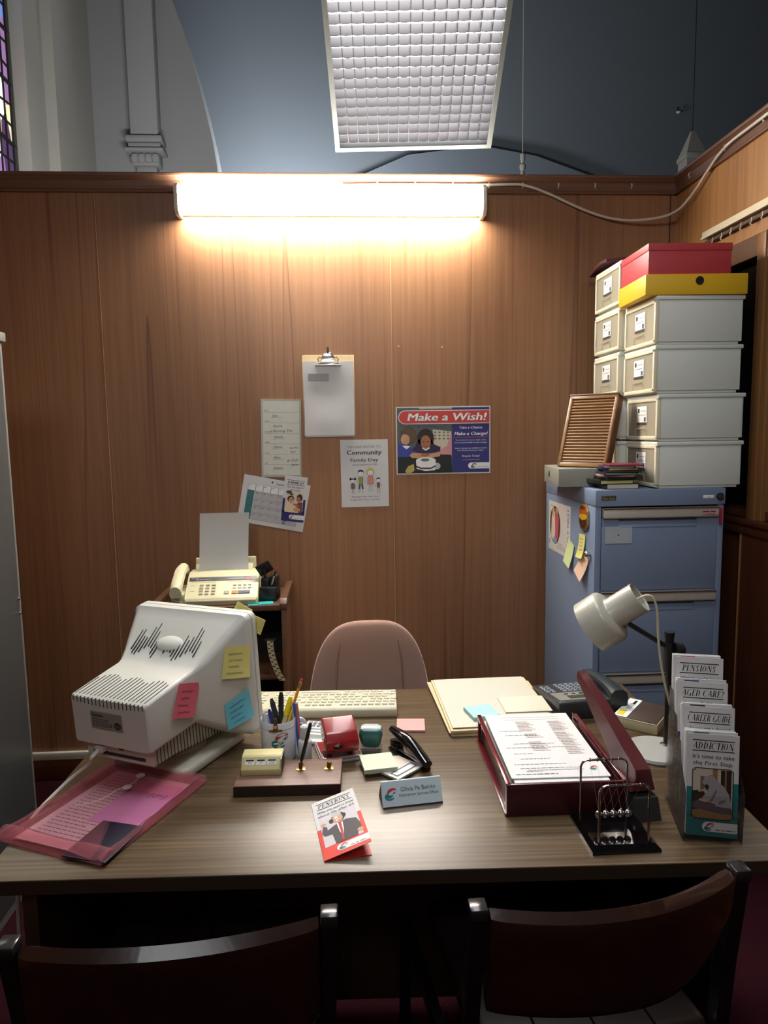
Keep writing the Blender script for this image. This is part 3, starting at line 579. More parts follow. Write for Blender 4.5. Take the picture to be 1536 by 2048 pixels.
sh.text('Enquire Today!', cx, P4(0, 815)[1], .0095, WHITE, 3, width=.078, shear=.2); sh.line([P4(995, 850), P4(1120, 838), P4(1255, 842)], .0007, WHITE, 3)
pill(sh, P4(1088, 0)[0], R0, P4(740, 975)[1], P4(740, 888)[1], WHITE, 3); logo(sh, P4(1165, 0)[0], P4(740, 932)[1], .012, 4); sh.greek(P4(1215, 0)[0], R0-.004, P4(740, 950)[1], .003, GREY, 4)
b.out('wish_poster', None, (.456, WY-.001, 1.3462), label='glossy blue and red poster with two children and a birthday cake', cat='poster')
for x, z, l in ((.262, 1.905, 'small screw plug in the back wall, left one above the poster'), (.452, 1.90, 'small screw plug in the back wall, right one above the poster')):
    b = B(); b.cyl((0, 0, 0), (0, -.003, 0), .004, M('plug_beige', (206, 176, 140), .5), seg=10); b.out('screw_plug', None, (x, D, z), label=l, cat='screw plug')

# ---------------- side table, fax machine and desk tidy ----------------
TW = wood('table_walnut', [(92, 62, 42), (112, 76, 52), (124, 88, 60)], 'x', 60, 3, .45, (60, 38, 26), .5, .1)
TX0, TY0, TZ = -.722, 2.70, .868
t = thing('printer_table', 'dark wooden side table with raised sides under the fax machine', 'side table', (TX0, TY0, 0))
b = B(); b.box(0, .475, 0, .32, TZ-.022, TZ, TW, bev=.0015); b.out('table_top', t)
for x in (-.018, .475):
    b = B(); b.box(x, x+.018, .0, .33, 0, TZ-.01, TW, bev=.0015); b.prism([(-.012, TZ-.014), (.335, TZ-.014), (.335, TZ+.026), (0.01, TZ+.026), (-.012, TZ+.008)], 'yz', x-.004, x+.024, TW, bev=.002); b.out('side_panel', t)
b = B(); b.box(0, .475, .02, .32, .56, .578, TW, bev=.0015); b.out('shelf', t)
b = B(); b.box(0, .475, .315, .325, .05, TZ-.022, M('back_board_black', (22, 18, 18), .8)); b.out('back_panel', t)
FX = M('fax_cream', (222, 216, 178), .4, var=.02); FXD = M('fax_cream_dark', (170, 160, 130), .5)
t = thing('fax_machine', 'cream fax machine with a corded handset on the side table', 'fax machine', (-.49, 2.725, TZ), R(1.5))
b = B(); pr = [(.0, .0), (.0, .026), (.012, .034), (.11, .098), (.135, .108), (.21, .108), (.215, .1), (.215, 0)]
b.prism(pr, 'yz', -.135, .15, FX, bev=.004); b.prism([(-.004, .004), (-.004, .020), (.0, .024), (.02, .024), (.02, .004)], 'yz', -.13, .145, FXD, bev=.002); b.out('body', t)
sl = (Vector((0, .11, .098))-Vector((0, .012, .034))).normalized(); nrm = Vector((0, -sl.z, sl.y)); o0 = Vector((0, .012, .034))
fp = lambda u, v, n: tuple(Vector((u, 0, 0))+o0+sl*v+nrm*(.0004+n))
b = B(); b.loft([[fp(x, y, -.002) for x, y in ((-.128, .086), (.143, .086), (.143, .108), (-.128, .108))], [fp(x, y, .0012) for x, y in ((-.127, .087), (.142, .087), (.142, .107), (-.127, .107))]], M('fax_stripe', (50, 50, 62), .3))
sh = Sheet(b, lambda u, v, n: fp(u, v, .0012+n)); sh.greek(-.12, -.09, .099, .004, LGREY, 1); sh.greek(-.10, -.04, .092, .004, LGREY, 1); sh.greek(.03, .09, .095, .004, LGREY, 1); sh.ell(.108, .097, .011, .007, PINKP, 1); b.out('display_strip', t)
KEYF = M('fax_key', (176, 172, 146), .5)
for i in range(3):
    for j in range(4):
        b = B(); b.loft([[fp(-.075+i*.024+dx*.008, .062-j*.016+dy*.0045, -.001) for dx, dy in ((-1, -1), (1, -1), (1, 1), (-1, 1))], [fp(-.075+i*.024+dx*.007, .062-j*.016+dy*.0037, .003) for dx, dy in ((-1, -1), (1, -1), (1, 1), (-1, 1))]], KEYF); b.out('number_key', t)
for i in range(4):
    for j in range(2):
        b = B(); b.loft([[fp(.055+i*.02+dx*.007, .058-j*.016+dy*.003, -.001) for dx, dy in ((-1, -1), (1, -1), (1, 1), (-1, 1))], [fp(.055+i*.02+dx*.006, .058-j*.016+dy*.0025, .002) for dx, dy in ((-1, -1), (1, -1), (1, 1), (-1, 1))]], KEYF); b.out('function_key', t)
b = B(); sh = Sheet(b, lambda u, v, n: fp(u, v, n)); [sh.greek(-.115, -.02, .078, .003, GREY, 1), sh.greek(.03, .125, .078, .003, GREY, 1), sh.greek(-.118, -.1, .06, .003, GREY, 1), sh.greek(-.118, -.1, .03, .003, GREY, 1)]; b.out('key_legend', t)
for x0, x1, m, n_ in ((.046, .068, ORANGEP, 'stop_key'), (.070, .118, M('slate_key', (96, 100, 130), .5), 'start_key'), (.016, .036, KEYF, 'speaker_key')):
    b = B(); b.loft([[fp(x, y, -.001) for x, y in ((x0, .010), (x1, .010), (x1, .026), (x0, .026))], [fp(x, y, .003) for x, y in ((x0+.001, .011), (x1-.001, .011), (x1-.001, .025), (x0+.001, .025))]], m); b.out(n_, t)
b = B(); b.box(-.19, -.137, .02, .20, .0, .045, FX, bev=.008); b.out('handset_cradle', t)
b = B(); secs = []
for k in range(13):
    u = k/12; y = .0+.20*u; z = .052+.028*math.sin(math.pi*u)+(.012 if u > .5 else 0)*u; hgt = .034-.016*math.sin(math.pi*u); wd = .024
    secs.append([(-.164+wd*a, y+(.0), z+hgt*c_) for a, c_ in ((-1, 0), (-.8, .6), (-.3, .9), (.3, .9), (.8, .6), (1, 0), (.8, -.5), (-.8, -.5))])
b.loft(secs, FX); b.out('handset', t, rot=(R(14), 0, 0), loc=(0, .0, .002))
b = B(); pts = []
for k in range(90):
    a = k*.9; u = k/89; pts.append((-.178+.03*u+.006*math.cos(a), -.004-.01*math.sin(u*6), .030-.022*u+.006*math.sin(a)))
b.tube(pts, .0016, M('coil_cord', (150, 140, 112), .5), 5); b.out('coiled_cord', t)
b = B(); b.prism([(.17, .10), (.205, .145), (.212, .145), (.215, .1)], 'yz', -.118, .118, FX, bev=.003); b.box(-.118, -.098, .195, .212, .1, .156, FX, bev=.003); b.box(.095, .13, .195, .212, .1, .156, FX, bev=.003); b.out('paper_tray', t)
b = B(); b.shell(lambda u, v, s: (-.100+.2*u+.01*v*v, .168+.05*v-.035*v*v*v+.004*math.sin(3*u)-s, .100+.245*v), 6, 14, .0008, PAPER)
b.out('fax_paper', None, (-.49, 2.725, TZ), rz=R(1.5), label='blank white sheet standing curled in the fax machine\'s feeder', cat='paper')
BK = M('black_plastic', (26, 28, 32), .35)
t = thing('desk_tidy', 'black desk tidy beside the fax machine on the side table', 'desk tidy', (-.300, 2.80, TZ), R(-6))
b = B(); b.box(-.035, .035, -.03, .05, 0, .055, BK, bev=.003); b.box(-.034, -.002, .0, .05, .05, .085, BK, bev=.002); b.box(.004, .034, .0, .05, .05, .095, BK, bev=.002); b.out('tray', t)
b = B(); b.box(-.03, .03, -.004, .004, -.025, .025, BK, bev=.002); b.out('tilted_lid', t, (-.022, .02, .125), rot=(R(20), R(-28), R(10)))
b = B(); b.box(-.004, .004, -.004, .004, 0, .06, BK); b.out('stem', t, (-.020, .02, .07))
def stick(name, lab, cat, p0, p1, r, m, tip=None, group=None):
    p0, p1 = Vector(p0), Vector(p1); d = p1-p0; L_ = d.length
    o = thing(name, lab, cat, p0, group=group, rot=d.to_track_quat('Z', 'Y').to_euler())
    b = B(); b.lathe([(r*.4, 0), (r, r*2), (r, L_-r*2), (r*.7, L_)], m, 10); b.out('barrel', o)
    if tip: b = B(); b.lathe([(r*1.05, L_-r*6), (r*1.15, L_-r*5), (r*1.1, L_-r), (r*.6, L_+r)], tip, 10); b.out('cap', o)
    return o
stick('marker_pen', 'pale marker with a red end standing in the black desk tidy', 'pen', (-.283, 2.815, TZ+.06), (-.268, 2.82, TZ+.125), .004, M('pen_cream', (220, 206, 180), .4), M('pen_red_end', (190, 70, 60), .4))
stick('marker_pen', 'thin white pen leaning beside the red-ended one in the desk tidy', 'pen', (-.290, 2.795, TZ+.06), (-.272, 2.79, TZ+.115), .003, M('pen_white', (210, 210, 200), .4), BK)
b, sh = slabXY(.10, .045, M('teal_card', (40, 190, 190), .5), .002); sh.scrawl(-.02, -.006, .04, .012, INK, 1, 4)
b.out('teal_card', None, (-.330, 2.735, TZ), rz=R(10), label='bright teal card lying in front of the desk tidy', cat='card')
b = B(); b.shell(lambda u, v, s: (.0+.012*(u-.5)*2+.045*v*v, -s, -.16*v), 2, 12, .0008, M('tape_cream', (196, 180, 140), .5))
sh = Sheet(b, lambda u, v, n: (u*.024-.012+.045*v*v, -.0012-n, -.16*v))
for k in range(18): sh.rect(.06 if k % 2 else .5, k/18+.01, .45 if k % 2 else .94, k/18+.04, M('tape_pattern', (60, 50, 46), .5), 1)
b.out('measuring_tape', None, (-.292, 2.685, .73), rot=(R(-4), 0, 0), label='patterned tape strip hanging down the front of the side table', cat='tape')
b = B(); b.box(-.02, .02, -.001, .014, -.003, .003, M('tape_pin', (60, 50, 40), .5)); b.out('tape_pin', None, (-.292, 2.686, .732), label='little dark bracket holding the hanging tape strip', cat='bracket')

# ---------------- grey metal locker, left edge ----------------
LK = M('locker_grey', (112, 116, 118), .28, .55, var=.04, scale=3); LK2 = M('locker_edge', (146, 148, 146), .4, .3)
t = thing('metal_locker', 'tall grey steel locker along the left edge behind the desk', 'locker', (-1.555, 1.25, 0))
b = B(); b.box(0, .46, 0, 1.15, 0, 1.86, LK2, bev=.003); b.out('body', t)
b = B(); b.box(.458, .465, .01, 1.127, .04, 1.85, LK, bev=.002); b.out('door', t)
b = B(); b.box(-.0, .472, -.006, 1.156, 1.846, 1.876, LK2, bev=.003); b.out('top_cap', t)
for z in (.95, 1.0):
    b = B(); b.sph((.467, 1.118, z), .005, CHR, 10); b.out('rivet', t)

# ---------------- filing cabinet ----------------
FB = M('cabinet_blue', (122, 138, 164), .38, .0, var=.02, scale=4, bump=.03); FBD = M('cabinet_gap', (14, 16, 24), .7); ALU = M('handle_alu', (186, 180, 168), .42, .25)
CB = (.8921, 2.395, 0); CRZ = -.013
t = thing('filing_cabinet', 'blue steel four-drawer filing cabinet in the corner', 'filing cabinet', CB, CRZ)
b = B(); Wc, Dc, Hc = .465, .62, 1.321
b.box(0, .022, .004, Dc, 0, 1.262, FB, bev=.002); b.box(Wc-.022, Wc, .004, Dc, 0, 1.262, FB, bev=.002); b.box(.005, Wc-.005, Dc-.006, Dc-.001, 0, 1.262, FB); b.box(0.01, Wc-.01, .03, Dc-.01, 0, 1.25, FBD); b.box(.0, Wc, .004, Dc, 0, .052, FB, bev=.002)
for z in (.655, .957, .353): b.box(.02, Wc-.02, .006, .04, z-.006, z+.003, FB)
b.out('carcass', t)
b = B(); b.box(-.002, Wc+.002, -.002, Dc, 1.262, Hc, FB, bev=.004); b.out('top_cap', t)
zt = [1.258, .956, .653, .351]
for k, z in enumerate(zt):
    b = B(); x0, x1, z0 = .024, Wc-.024, z-.298
    ys = 0.0; hz1 = z-.040; hz0 = z-.066; hx0, hx1 = .085, Wc-.10
    b.box(x0, x1, ys, ys+.02, z0, hz0, FB, bev=.002); b.box(x0, hx0, ys, ys+.02, hz0-.001, hz1, FB); b.box(hx1, x1, ys, ys+.02, hz0-.001, hz1, FB)
    b.prism([(hx0, hz1), (hx1, hz1), (hx1-.022, hz0-.002), (hx0+.022, hz0-.002)], 'xz', ys+.016, ys+.018, FB)
    b.prism([(ys-.003, hz0-.004), (ys+.018, hz1+.002), (ys+.02, hz1+.002), (ys+.02, hz0-.004)], 'yz', hx0, hx1, FB, bev=.0008)
    d = b.out('drawer_front', t)
    b = B(); b.prism([(-.012, z-.038), (-.014, z-.034), (-.010, z-.004), (.0, z-.002), (.012, z-.002), (.012, z-.038)], 'yz', x0+.002, x1-.002, ALU, bev=.0012); b.box(x0, x1, -.0145, -.008, z-.0055, z-.002, CHR); b.out('handle_strip', d)
b = B(); sh = Sheet(b, FXZ); b.box(.018, .072, -.0045, -.001, 1.284, 1.301, INK, bev=.0012); sh = Sheet(b, lambda u, v, n: (u, -.0045-n, v)); sh.frame(.0195, 1.2855, .0705, 1.2995, .0012, M('badge_gold', (196, 186, 140), .35, .5), 1); sh.text('Elite Built', .045, 1.2885, .0078, M('badge_gold', (196, 186, 140), .35, .5), 2, width=.044, bold=.03); b.out('maker_badge', t)
b = B(); b.cyl((.445, -.002, 1.291), (.445, -.009, 1.291), .0125, INK, seg=20); b.cyl((.445, -.009, 1.291), (.445, -.011, 1.291), .009, CHR, seg=20); b.box(.4435, .4465, -.012, -.009, 1.286, 1.296, INK); b.out('lock', t)
b = B(); b.box(.385, .424, -.0035, -.001, 1.285, 1.296, WHITE, bev=.0008); Sheet(b, lambda u, v, n: (u, -.0035-n, v)).ell(.405, 1.290, .0015, .0015, INK, 1); b.out('number_tag', t)
b = B(); b.box(.375, .437, -.0156, -.0146, 1.228, 1.246, M('sticker_pink', (196, 160, 160), .4)); sh = Sheet(b, lambda u, v, n: (u, -.0156-n, v)); sh.greek(.379, .434, 1.237, .007, M('sticker_wine', (110, 30, 50), .4), 1); sh.greek(.388, .428, 1.2295, .004, RED, 1); b.out('drawer_sticker', t)
b = B(); b.box(.447, .457, -.0025, .001, 1.19, 1.25, M('tag_red', (180, 36, 54), .4), bev=.0008); b.out('red_tag', t)
b = B(); b.box(.036, .132, -.0022, .0002, 1.130, 1.190, M('label_grey', (176, 186, 192), .5)); sh = Sheet(b, lambda u, v, n: (u, -.0022-n, v)); sh.ell(.083, 1.160, .003, .0025, INK, 1); b.out('label_card', t)
def side(y, z, dn=.0): # spot on the cabinet's left flank in world space
    c, s = math.cos(CRZ), math.sin(CRZ); return (CB[0]-s*(y-CB[1])-.0008-dn, y, z)
SR = -R(90)+CRZ
b, sh = slabXZ(.297, .21, M('poster_white', (226, 224, 218), .3), .0008)
cx_, cz_ = -.055, .112; sh.ell(cx_, cz_, .074, .080, M('photo_green', (90, 96, 50), .5, var=.5, scale=90), 1, 28)
sh.poly([(-.11, .06), (-.10, .15), (-.075, .175), (-.055, .165), (-.05, .05), (-.07, .038)], M('photo_dress_white', (220, 206, 186), .5), 2); sh.ell(-.078, .165, .016, .02, BLOND, 3); sh.ell(-.076, .160, .011, .014, SKIN, 4)
sh.poly([(-.045, .045), (-.055, .14), (-.03, .165), (-.002, .15), (-.008, .06)], M('photo_dress_pink', (206, 80, 110), .5), 2.5); sh.ell(-.03, .17, .018, .02, M('photo_pink_hat', (216, 140, 140), .5), 3); sh.ell(-.03, .158, .012, .014, SKIN2, 4)
sh.poly([(-.09, .045), (-.05, .034), (-.02, .045), (-.055, .066)], M('photo_sky', (130, 160, 180), .5), 3)
sh.text('FAMILY FIRST', .130, .105, .018, NAVY, 2, width=.19, rot=90, bold=.01)
logo(sh, -.130, .035, .010, 2, TEAL, TEAL); sh.greek(-.12, -.04, .190, .004, GREY, 2); sh.greek(-.02, .09, .02, .004, GREY, 2); sh.greek(-.02, .09, .03, .004, GREY, 2, 4); sh.greek(-.02, .06, .04, .004, GREY, 2, 5)
b.out('family_poster', None, side(2.822, 1.022), rz=SR, label='white poster with an oval photo of two girls on the filing cabinet\'s side', cat='poster')
t = thing('octagonal_magnet', 'octagonal orange sunset picture magnet on the cabinet side, beside the poster', 'magnet', side(2.503, 1.213), SR)
oc = lambda w_, h_, c_: [(-w_, -h_+c_), (-w_+c_, -h_), (w_-c_, -h_), (w_, -h_+c_), (w_, h_-c_), (w_-c_, h_), (-w_+c_, h_), (-w_, h_-c_)]
b = B(); b.prism(oc(.046, .048, .022), 'xz', -.008, 0, M('magnet_gold', (190, 160, 90), .3, .6), bev=.0025); b.out('frame', t)
b = B(); sh = Sheet(b, lambda u, v, n: (u, -.0082-n, v)); sh.poly(oc(.041, .043, .020), M('sunset_brown', (70, 34, 20), .4), .5)
sh.poly([(-.041, .0), (.041, .004), (.041, .022), (.02, .043), (-.02, .043), (-.041, .022)], M('sunset_orange', (214, 110, 30), .4, var=.3, scale=120), 1); sh.poly([(-.041, -.004), (-.01, -.012), (.02, -.008), (.041, .0), (.041, .012), (.0, .012), (-.041, .008)], M('sunset_yellow', (240, 196, 50), .4, var=.3, scale=90), 1.5); sh.poly([(-.03, .03), (.0, .026), (.03, .034), (.02, .04), (-.02, .041)], M('sunset_red', (120, 44, 20), .4), 1.5); b.out('picture', t)
def note(name, lab, cat, w_, h_, m, loc, rz, tilt, curl=.006, ink=GREY, seed=1, rows=4, grp=None, rotf=None):
    b = B(); f = lambda v: -curl*(1-v)**2*1.6
    b.shell(lambda u, v, s: (-w_/2+w_*u, f(v)-s-.0004, h_*(v-1)), 4, 8, .0006, m)
    sh = Sheet(b, lambda u, v, n: (u, f(1+v/h_)-.0012-n, v))
    r = random.Random(seed)
    for k in range(rows):
        y = -h_*(.25+.6*k/rows); x0 = -w_*.36+r.uniform(0, .1)*w_; sh.scrawl(x0, y-.0, w_*r.uniform(.35, .7), h_*.10, ink, 1, seed+k, .0007)
    return b.out(name, None, loc, rot=rotf if rotf is not None else Euler((0, tilt, rz), 'XYZ'), label=lab, cat=cat)
YN = M('note_yellow', (226, 218, 130), .7, var=.02); GN = M('note_green', (206, 220, 160), .7, var=.02); PN = M('note_peach', (228, 192, 164), .7, var=.02); CN = M('note_cyan', (110, 196, 214), .7, var=.02); RN = M('note_rose', (214, 96, 112), .7, var=.02)
note('sticky_note', 'pale yellow sticky note on the cabinet side, directly below the octagonal magnet', 'sticky note', .066, .088, YN, side(2.525, 1.146, .001), SR, R(-3), .010)
note('sticky_note', 'pale green sticky note overlapping the corner of the cabinet-side poster', 'sticky note', .076, .098, GN, side(2.652, 1.098, .002), SR, R(14), .008, rows=0)
note('sticky_note', 'peach sticky note tilted under the silver magnet, lowest on the cabinet side', 'sticky note', .076, .098, PN, side(2.478, 1.080, .0035), SR, R(24), .012, rows=2)
b = B(); b.sph((0, -.012, 0), .011, CHR, 14); b.cyl((0, 0, 0), (0, -.006, 0), .008, CHR, seg=14); b.out('magnet_ball', None, side(2.442, 1.086), rz=SR, label='round silver magnet on the cabinet side near its front edge', cat='magnet')

# ---------------- on top of the cabinet ----------------
HC = 1.3215
BXW = M('box_white', (216, 220, 212), .45, var=.02, scale=6); BXC = M('box_cream', (222, 216, 190), .4, var=.02, scale=6); CLR = clear('box_clear', (240, 238, 230), .10, .1, .34, (232, 226, 208))
BL_, BW_, BH_ = .31, .27, .1665
def drawer_box():
    t = thing('storage_drawer', 'x', 'storage box')
    b = B(); b.box(.012, BL_-.004, .003, .007, .010, .150, BXW, bev=.001); b.box(.012, BL_-.004, BW_-.007, BW_-.003, .010, .150, BXW); b.box(BL_-.008, BL_-.004, .003, BW_-.003, .010, .150, BXW); b.box(.01, BL_-.012, .008, BW_-.008, .0, .012, BXW, bev=.002); b.out('shell', t)
    b = B(); b.box(0, BL_+.004, -.002, BW_+.002, .150, BH_-.0015, BXC if False else BXW, bev=.004); b.out('lid', t)
    b = B(); 
    for y in (0, BW_-.014): b.box(-.003, .012, y, y+.014, .006, .152, BXC, bev=.003)
    b.box(-.003, .012, 0, BW_, .004, .018, BXC, bev=.003); b.box(-.003, .012, 0, BW_, .140, .152, BXC, bev=.003); b.out('front_frame', t)
    b = B(); b.box(.001, .003, .014, BW_-.014, .018, .140, CLR); b.box(.003, BL_-.02, .016, .018, .018, .13, CLR); b.box(.003, BL_-.02, BW_-.018, BW_-.016, .018, .13, CLR); b.tube([(-.002, .09, .020), (-.004, .095, .045), (-.004, .175, .045), (-.002, .18, .020)], .0025, CLR, 6); d = b.out('clear_drawer', t)
    b, sh = slabXZ(.085, .068, WHITE, .0006); sh.rect(-.034, .045, -.020, .060, INK, 1); sh.greek(-.012, .035, .05, .004, GREY, 1); sh.greek(-.03, .03, .035, .004, GREY, 1); sh.rect(.02, .012, .036, .028, M('label_blue', (60, 90, 120), .5), 1); sh.rect(-.0425, 0, .0425, .010, M('label_dark', (70, 66, 60), .5), 1)
    b.out('label', d, (.0002, .135, .058), rz=-R(90)); return t
def clone(t):
    r = t.copy(); C.objects.link(r)
    for ch in t.children:
        c = ch.copy(); C.objects.link(c); c.parent = r
        for g in ch.children: d = g.copy(); C.objects.link(d); d.parent = c
    return r
proto = drawer_box(); used = []
def place(x, y, z, rz, lab):
    o = proto if not used else clone(proto); used.append(1); o.location = (x, y, z); o.rotation_euler = (0, 0, rz); tag(o, lab, 'storage box', 'clear-fronted storage drawers on the filing cabinet')
FR_L = ['clear-fronted white storage drawer, bottom of the front stack on the cabinet', 'clear-fronted white storage drawer, second from the bottom of the front stack', 'clear-fronted white storage drawer, third up in the front stack', 'clear-fronted white storage drawer directly under the yellow box']
for k in range(4): place((1.108, 1.108, 1.092, 1.092)[k], 2.398, HC+k*BH_, (-.01, -.012, -.012, -.012)[k], FR_L[k])
BK_L = ['clear-fronted storage drawer, bottom of the rear stack behind the wooden slatted box', 'clear-fronted storage drawer, second up in the rear stack behind the slatted box', 'clear-fronted storage drawer, middle of the rear stack by the back wall', 'clear-fronted storage drawer, second from the top of the rear stack', 'clear-fronted storage drawer topping the rear stack beneath the dark red folder']
for k in range(5): place(1.078, 2.680, HC+k*(BH_+.0045), -.012, BK_L[k])
random.seed(11)
PC = [(150, 60, 60), (196, 180, 150), (190, 110, 70), (206, 120, 110)]
for k in range(4):
    b = B(); z = 0
    for j in range(7):
        h_ = random.uniform(.006, .014); cc_ = PC[(j+k) % 4]; b.box(random.uniform(0, .01), .25, random.uniform(0, .01), .21+random.uniform(-.01, .01), z, z+h_-.0005, M('stored_paper_%d' % ((j+k) % 4), cc_, .7)); z += h_
    b.out('paper_bundle', None, ((1.108, 1.108, 1.092, 1.092)[k]+.016, 2.398+.026, HC+k*BH_+.0195), rz=-.012, label='bundle of coloured papers inside the %s drawer of the front stack' % ('bottom', 'second', 'third', 'top')[k], cat='papers')
zb = HC+4*BH_-.0005
t = thing('yellow_box_file', 'bright yellow box file on the front stack of drawers', 'box file', (1.052, 2.398, zb), -.05)
b = B(); b.box(0, .352, 0, .265, 0, .069, M('box_yellow', (226, 180, 36), .45, var=.03, scale=8), bev=.002); b.out('body', t)
b = B(); b.lathe([(.009, 0), (.014, .0005), (.014, .003), (.009, .003), (.0085, -.001)], INK, 20, T=Matrix.Rotation(R(90), 4, 'X')); b.cyl((0, -.0005, 0), (0, -.0015, 0), .010, BLACKGAP); b.out('finger_ring', t, (.185, 0, .046))
t = thing('red_box', 'lidded red cardboard box on top of the yellow box file', 'box', (1.062, 2.405, zb+.0692), -.03)
RB = M('box_red', (182, 60, 68), .5, var=.03, scale=8)
b = B(); b.box(.002, .29, .002, .25, 0, .08, RB, bev=.002); b.out('body', t)
b = B(); b.box(0, .292, 0, .252, .079, .104, RB, bev=.002); b.out('lid', t)
b = B(); b.shell(lambda u, v, s: (.0+.16*v, -.0+.26*u, .004+.028*math.sin(u*math.pi*1.1)*(1-v)*(.4+.6*math.sin(v*3))+.012*v+s), 10, 6, .012, M('folder_wine', (84, 26, 40), .6))
b.out('wine_folder', None, (1.052, 2.76, HC+5*(BH_+.0045)), rz=-.1, label='sagging dark red folder lying on the rear stack of drawers', cat='folder')
# grey box file, slatted box, cases
GRY = M('boxfile_grey', (140, 140, 128), .5, var=.03, scale=8)
t = thing('grey_box_file', 'grey box file overhanging the left edge of the filing cabinet', 'box file', (.806, 2.548, HC), R(-7))
b = B(); b.box(0, .262, 0, .315, 0, .068, GRY, bev=.002); b.out('body', t)
b = B(); b.cyl((-.0006, .20, .037), (.002, .20, .037), .013, BLACKGAP, seg=20); b.out('finger_hole', t)
b = B(); b.sph((0.13, -.001, .022), .003, CHR, 8); b.out('rivet', t)
SLW = wood('slat_wood', [(128, 92, 56), (150, 110, 68), (164, 124, 80)], 'x', 60, 3, .4, (100, 64, 34), .5, .2)
SLD = M('slat_dark', (96, 62, 36), .5)
Tm = Matrix.Translation((.846, 2.680, HC+.0695)) @ Matrix.Rotation(R(-47), 4, 'Z') @ Matrix.Rotation(R(-20), 4, 'X')
t = thing('slatted_wooden_box', 'old slatted wooden box leaning against the drawers on the grey box file', 'wooden box'); t.matrix_world = Tm
b = B(); b.box(0, .195, 0, .045, 0, .285, SLD, bev=.003); b.out('case', t)
b = B()
for k in range(21): z = .018+k*.0122; b.prism([(-.004, z), (-.007, z+.003), (-.002, z+.0105), (.002, z+.0105), (.002, z)], 'yz', .012, .186, SLW)
b.out('slats', t)
for x0, x1, z0, z1 in ((-.002, .011, 0, .287), (.186, .197, 0, .287), (-.002, .197, -.0, .016), (-.002, .197, .274, .288)):
    b = B(); b.box(x0, x1, -.009, .004, z0, z1, SLW, bev=.0015); b.out('frame_rail', t)
b = B(); b.box(-.004, .200, -.012, .052, .287, .293, SLD, bev=.0015); b.out('top_board', t)
random.seed(5)
CS = [((30, 28, 30), (200, 196, 180), .018, 'black'), ((30, 34, 30), (196, 190, 120), .014, 'black with yellow-edged'), ((24, 30, 28), (30, 34, 32), .011, 'plain dark'), ((176, 132, 122), (196, 150, 140), .007, 'dusty pink'), ((40, 44, 70), (120, 130, 120), .009, 'navy'), ((30, 26, 26), (60, 40, 40), .007, 'black-brown'), ((40, 36, 30), (200, 176, 110), .009, 'cream-edged'), ((60, 40, 90), (200, 196, 200), .006, 'purple'), ((140, 40, 56), (150, 50, 66), .007, 'red')]
z = HC; zn = ('lowest', 'second up', 'third up', 'fourth up', 'middle', 'sixth up', 'seventh up', 'second from top', 'topmost')
for k, (c1, c2, h_, nm) in enumerate(CS):
    w_ = .115+random.uniform(-.008, .012); d_ = .12
    t = thing('disc_case', '%s slim case, %s of the small stack on the cabinet' % (nm, zn[k]), 'case', (.985+(.012, -.012, .004, .004, .008, .022, .016, .010, .034)[k], 2.475+random.uniform(-.008, .008), z), R(random.uniform(-14, 4)), 'slim cases stacked on the cabinet')
    b = B(); b.box(-w_/2, w_/2, -d_/2, d_/2, 0, h_-.0004, M('case_%d' % k, c1, .3), bev=.001); b.out('case', t)
    b = B(); b.box(-w_/2+.004, w_/2-.004, -d_/2-.0008, -d_/2+.002, .0015, h_-.002, M('spine_%d' % k, c2, .4)); b.out('spine_label', t); z += h_

# ---------------- the desk ----------------
DA, DY, DZ = -.0418, 1.1884, .744
def dk(u, v, z=0.): return Vector((u*math.cos(DA)-v*math.sin(DA), DY+u*math.sin(DA)+v*math.cos(DA), DZ+z))
DW = wood('desk_walnut', [(70, 56, 38), (98, 80, 56), (128, 107, 78)], 'x', 120, 16, .36, (58, 46, 36), .75, .12, wob=.15)
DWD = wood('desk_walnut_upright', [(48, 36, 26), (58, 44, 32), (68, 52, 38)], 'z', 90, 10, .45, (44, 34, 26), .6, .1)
t = thing('office_desk', 'large brown wood-grained office desk covered with stationery', 'desk', dk(0, 0, -DZ), DA)
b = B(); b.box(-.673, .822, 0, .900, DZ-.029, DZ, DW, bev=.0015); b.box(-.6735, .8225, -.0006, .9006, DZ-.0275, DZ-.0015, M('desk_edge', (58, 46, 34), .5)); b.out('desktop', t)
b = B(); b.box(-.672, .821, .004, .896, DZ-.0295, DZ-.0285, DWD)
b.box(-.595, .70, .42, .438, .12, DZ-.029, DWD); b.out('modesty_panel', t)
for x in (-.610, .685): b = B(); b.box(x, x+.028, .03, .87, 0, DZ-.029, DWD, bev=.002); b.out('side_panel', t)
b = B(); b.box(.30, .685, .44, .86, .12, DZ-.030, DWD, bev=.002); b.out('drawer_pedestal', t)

def deskthing(name, lab, cat, u, v, r=0, z=0., **k): return thing(name, lab, cat, dk(u, v, z), DA+R(r), **k)

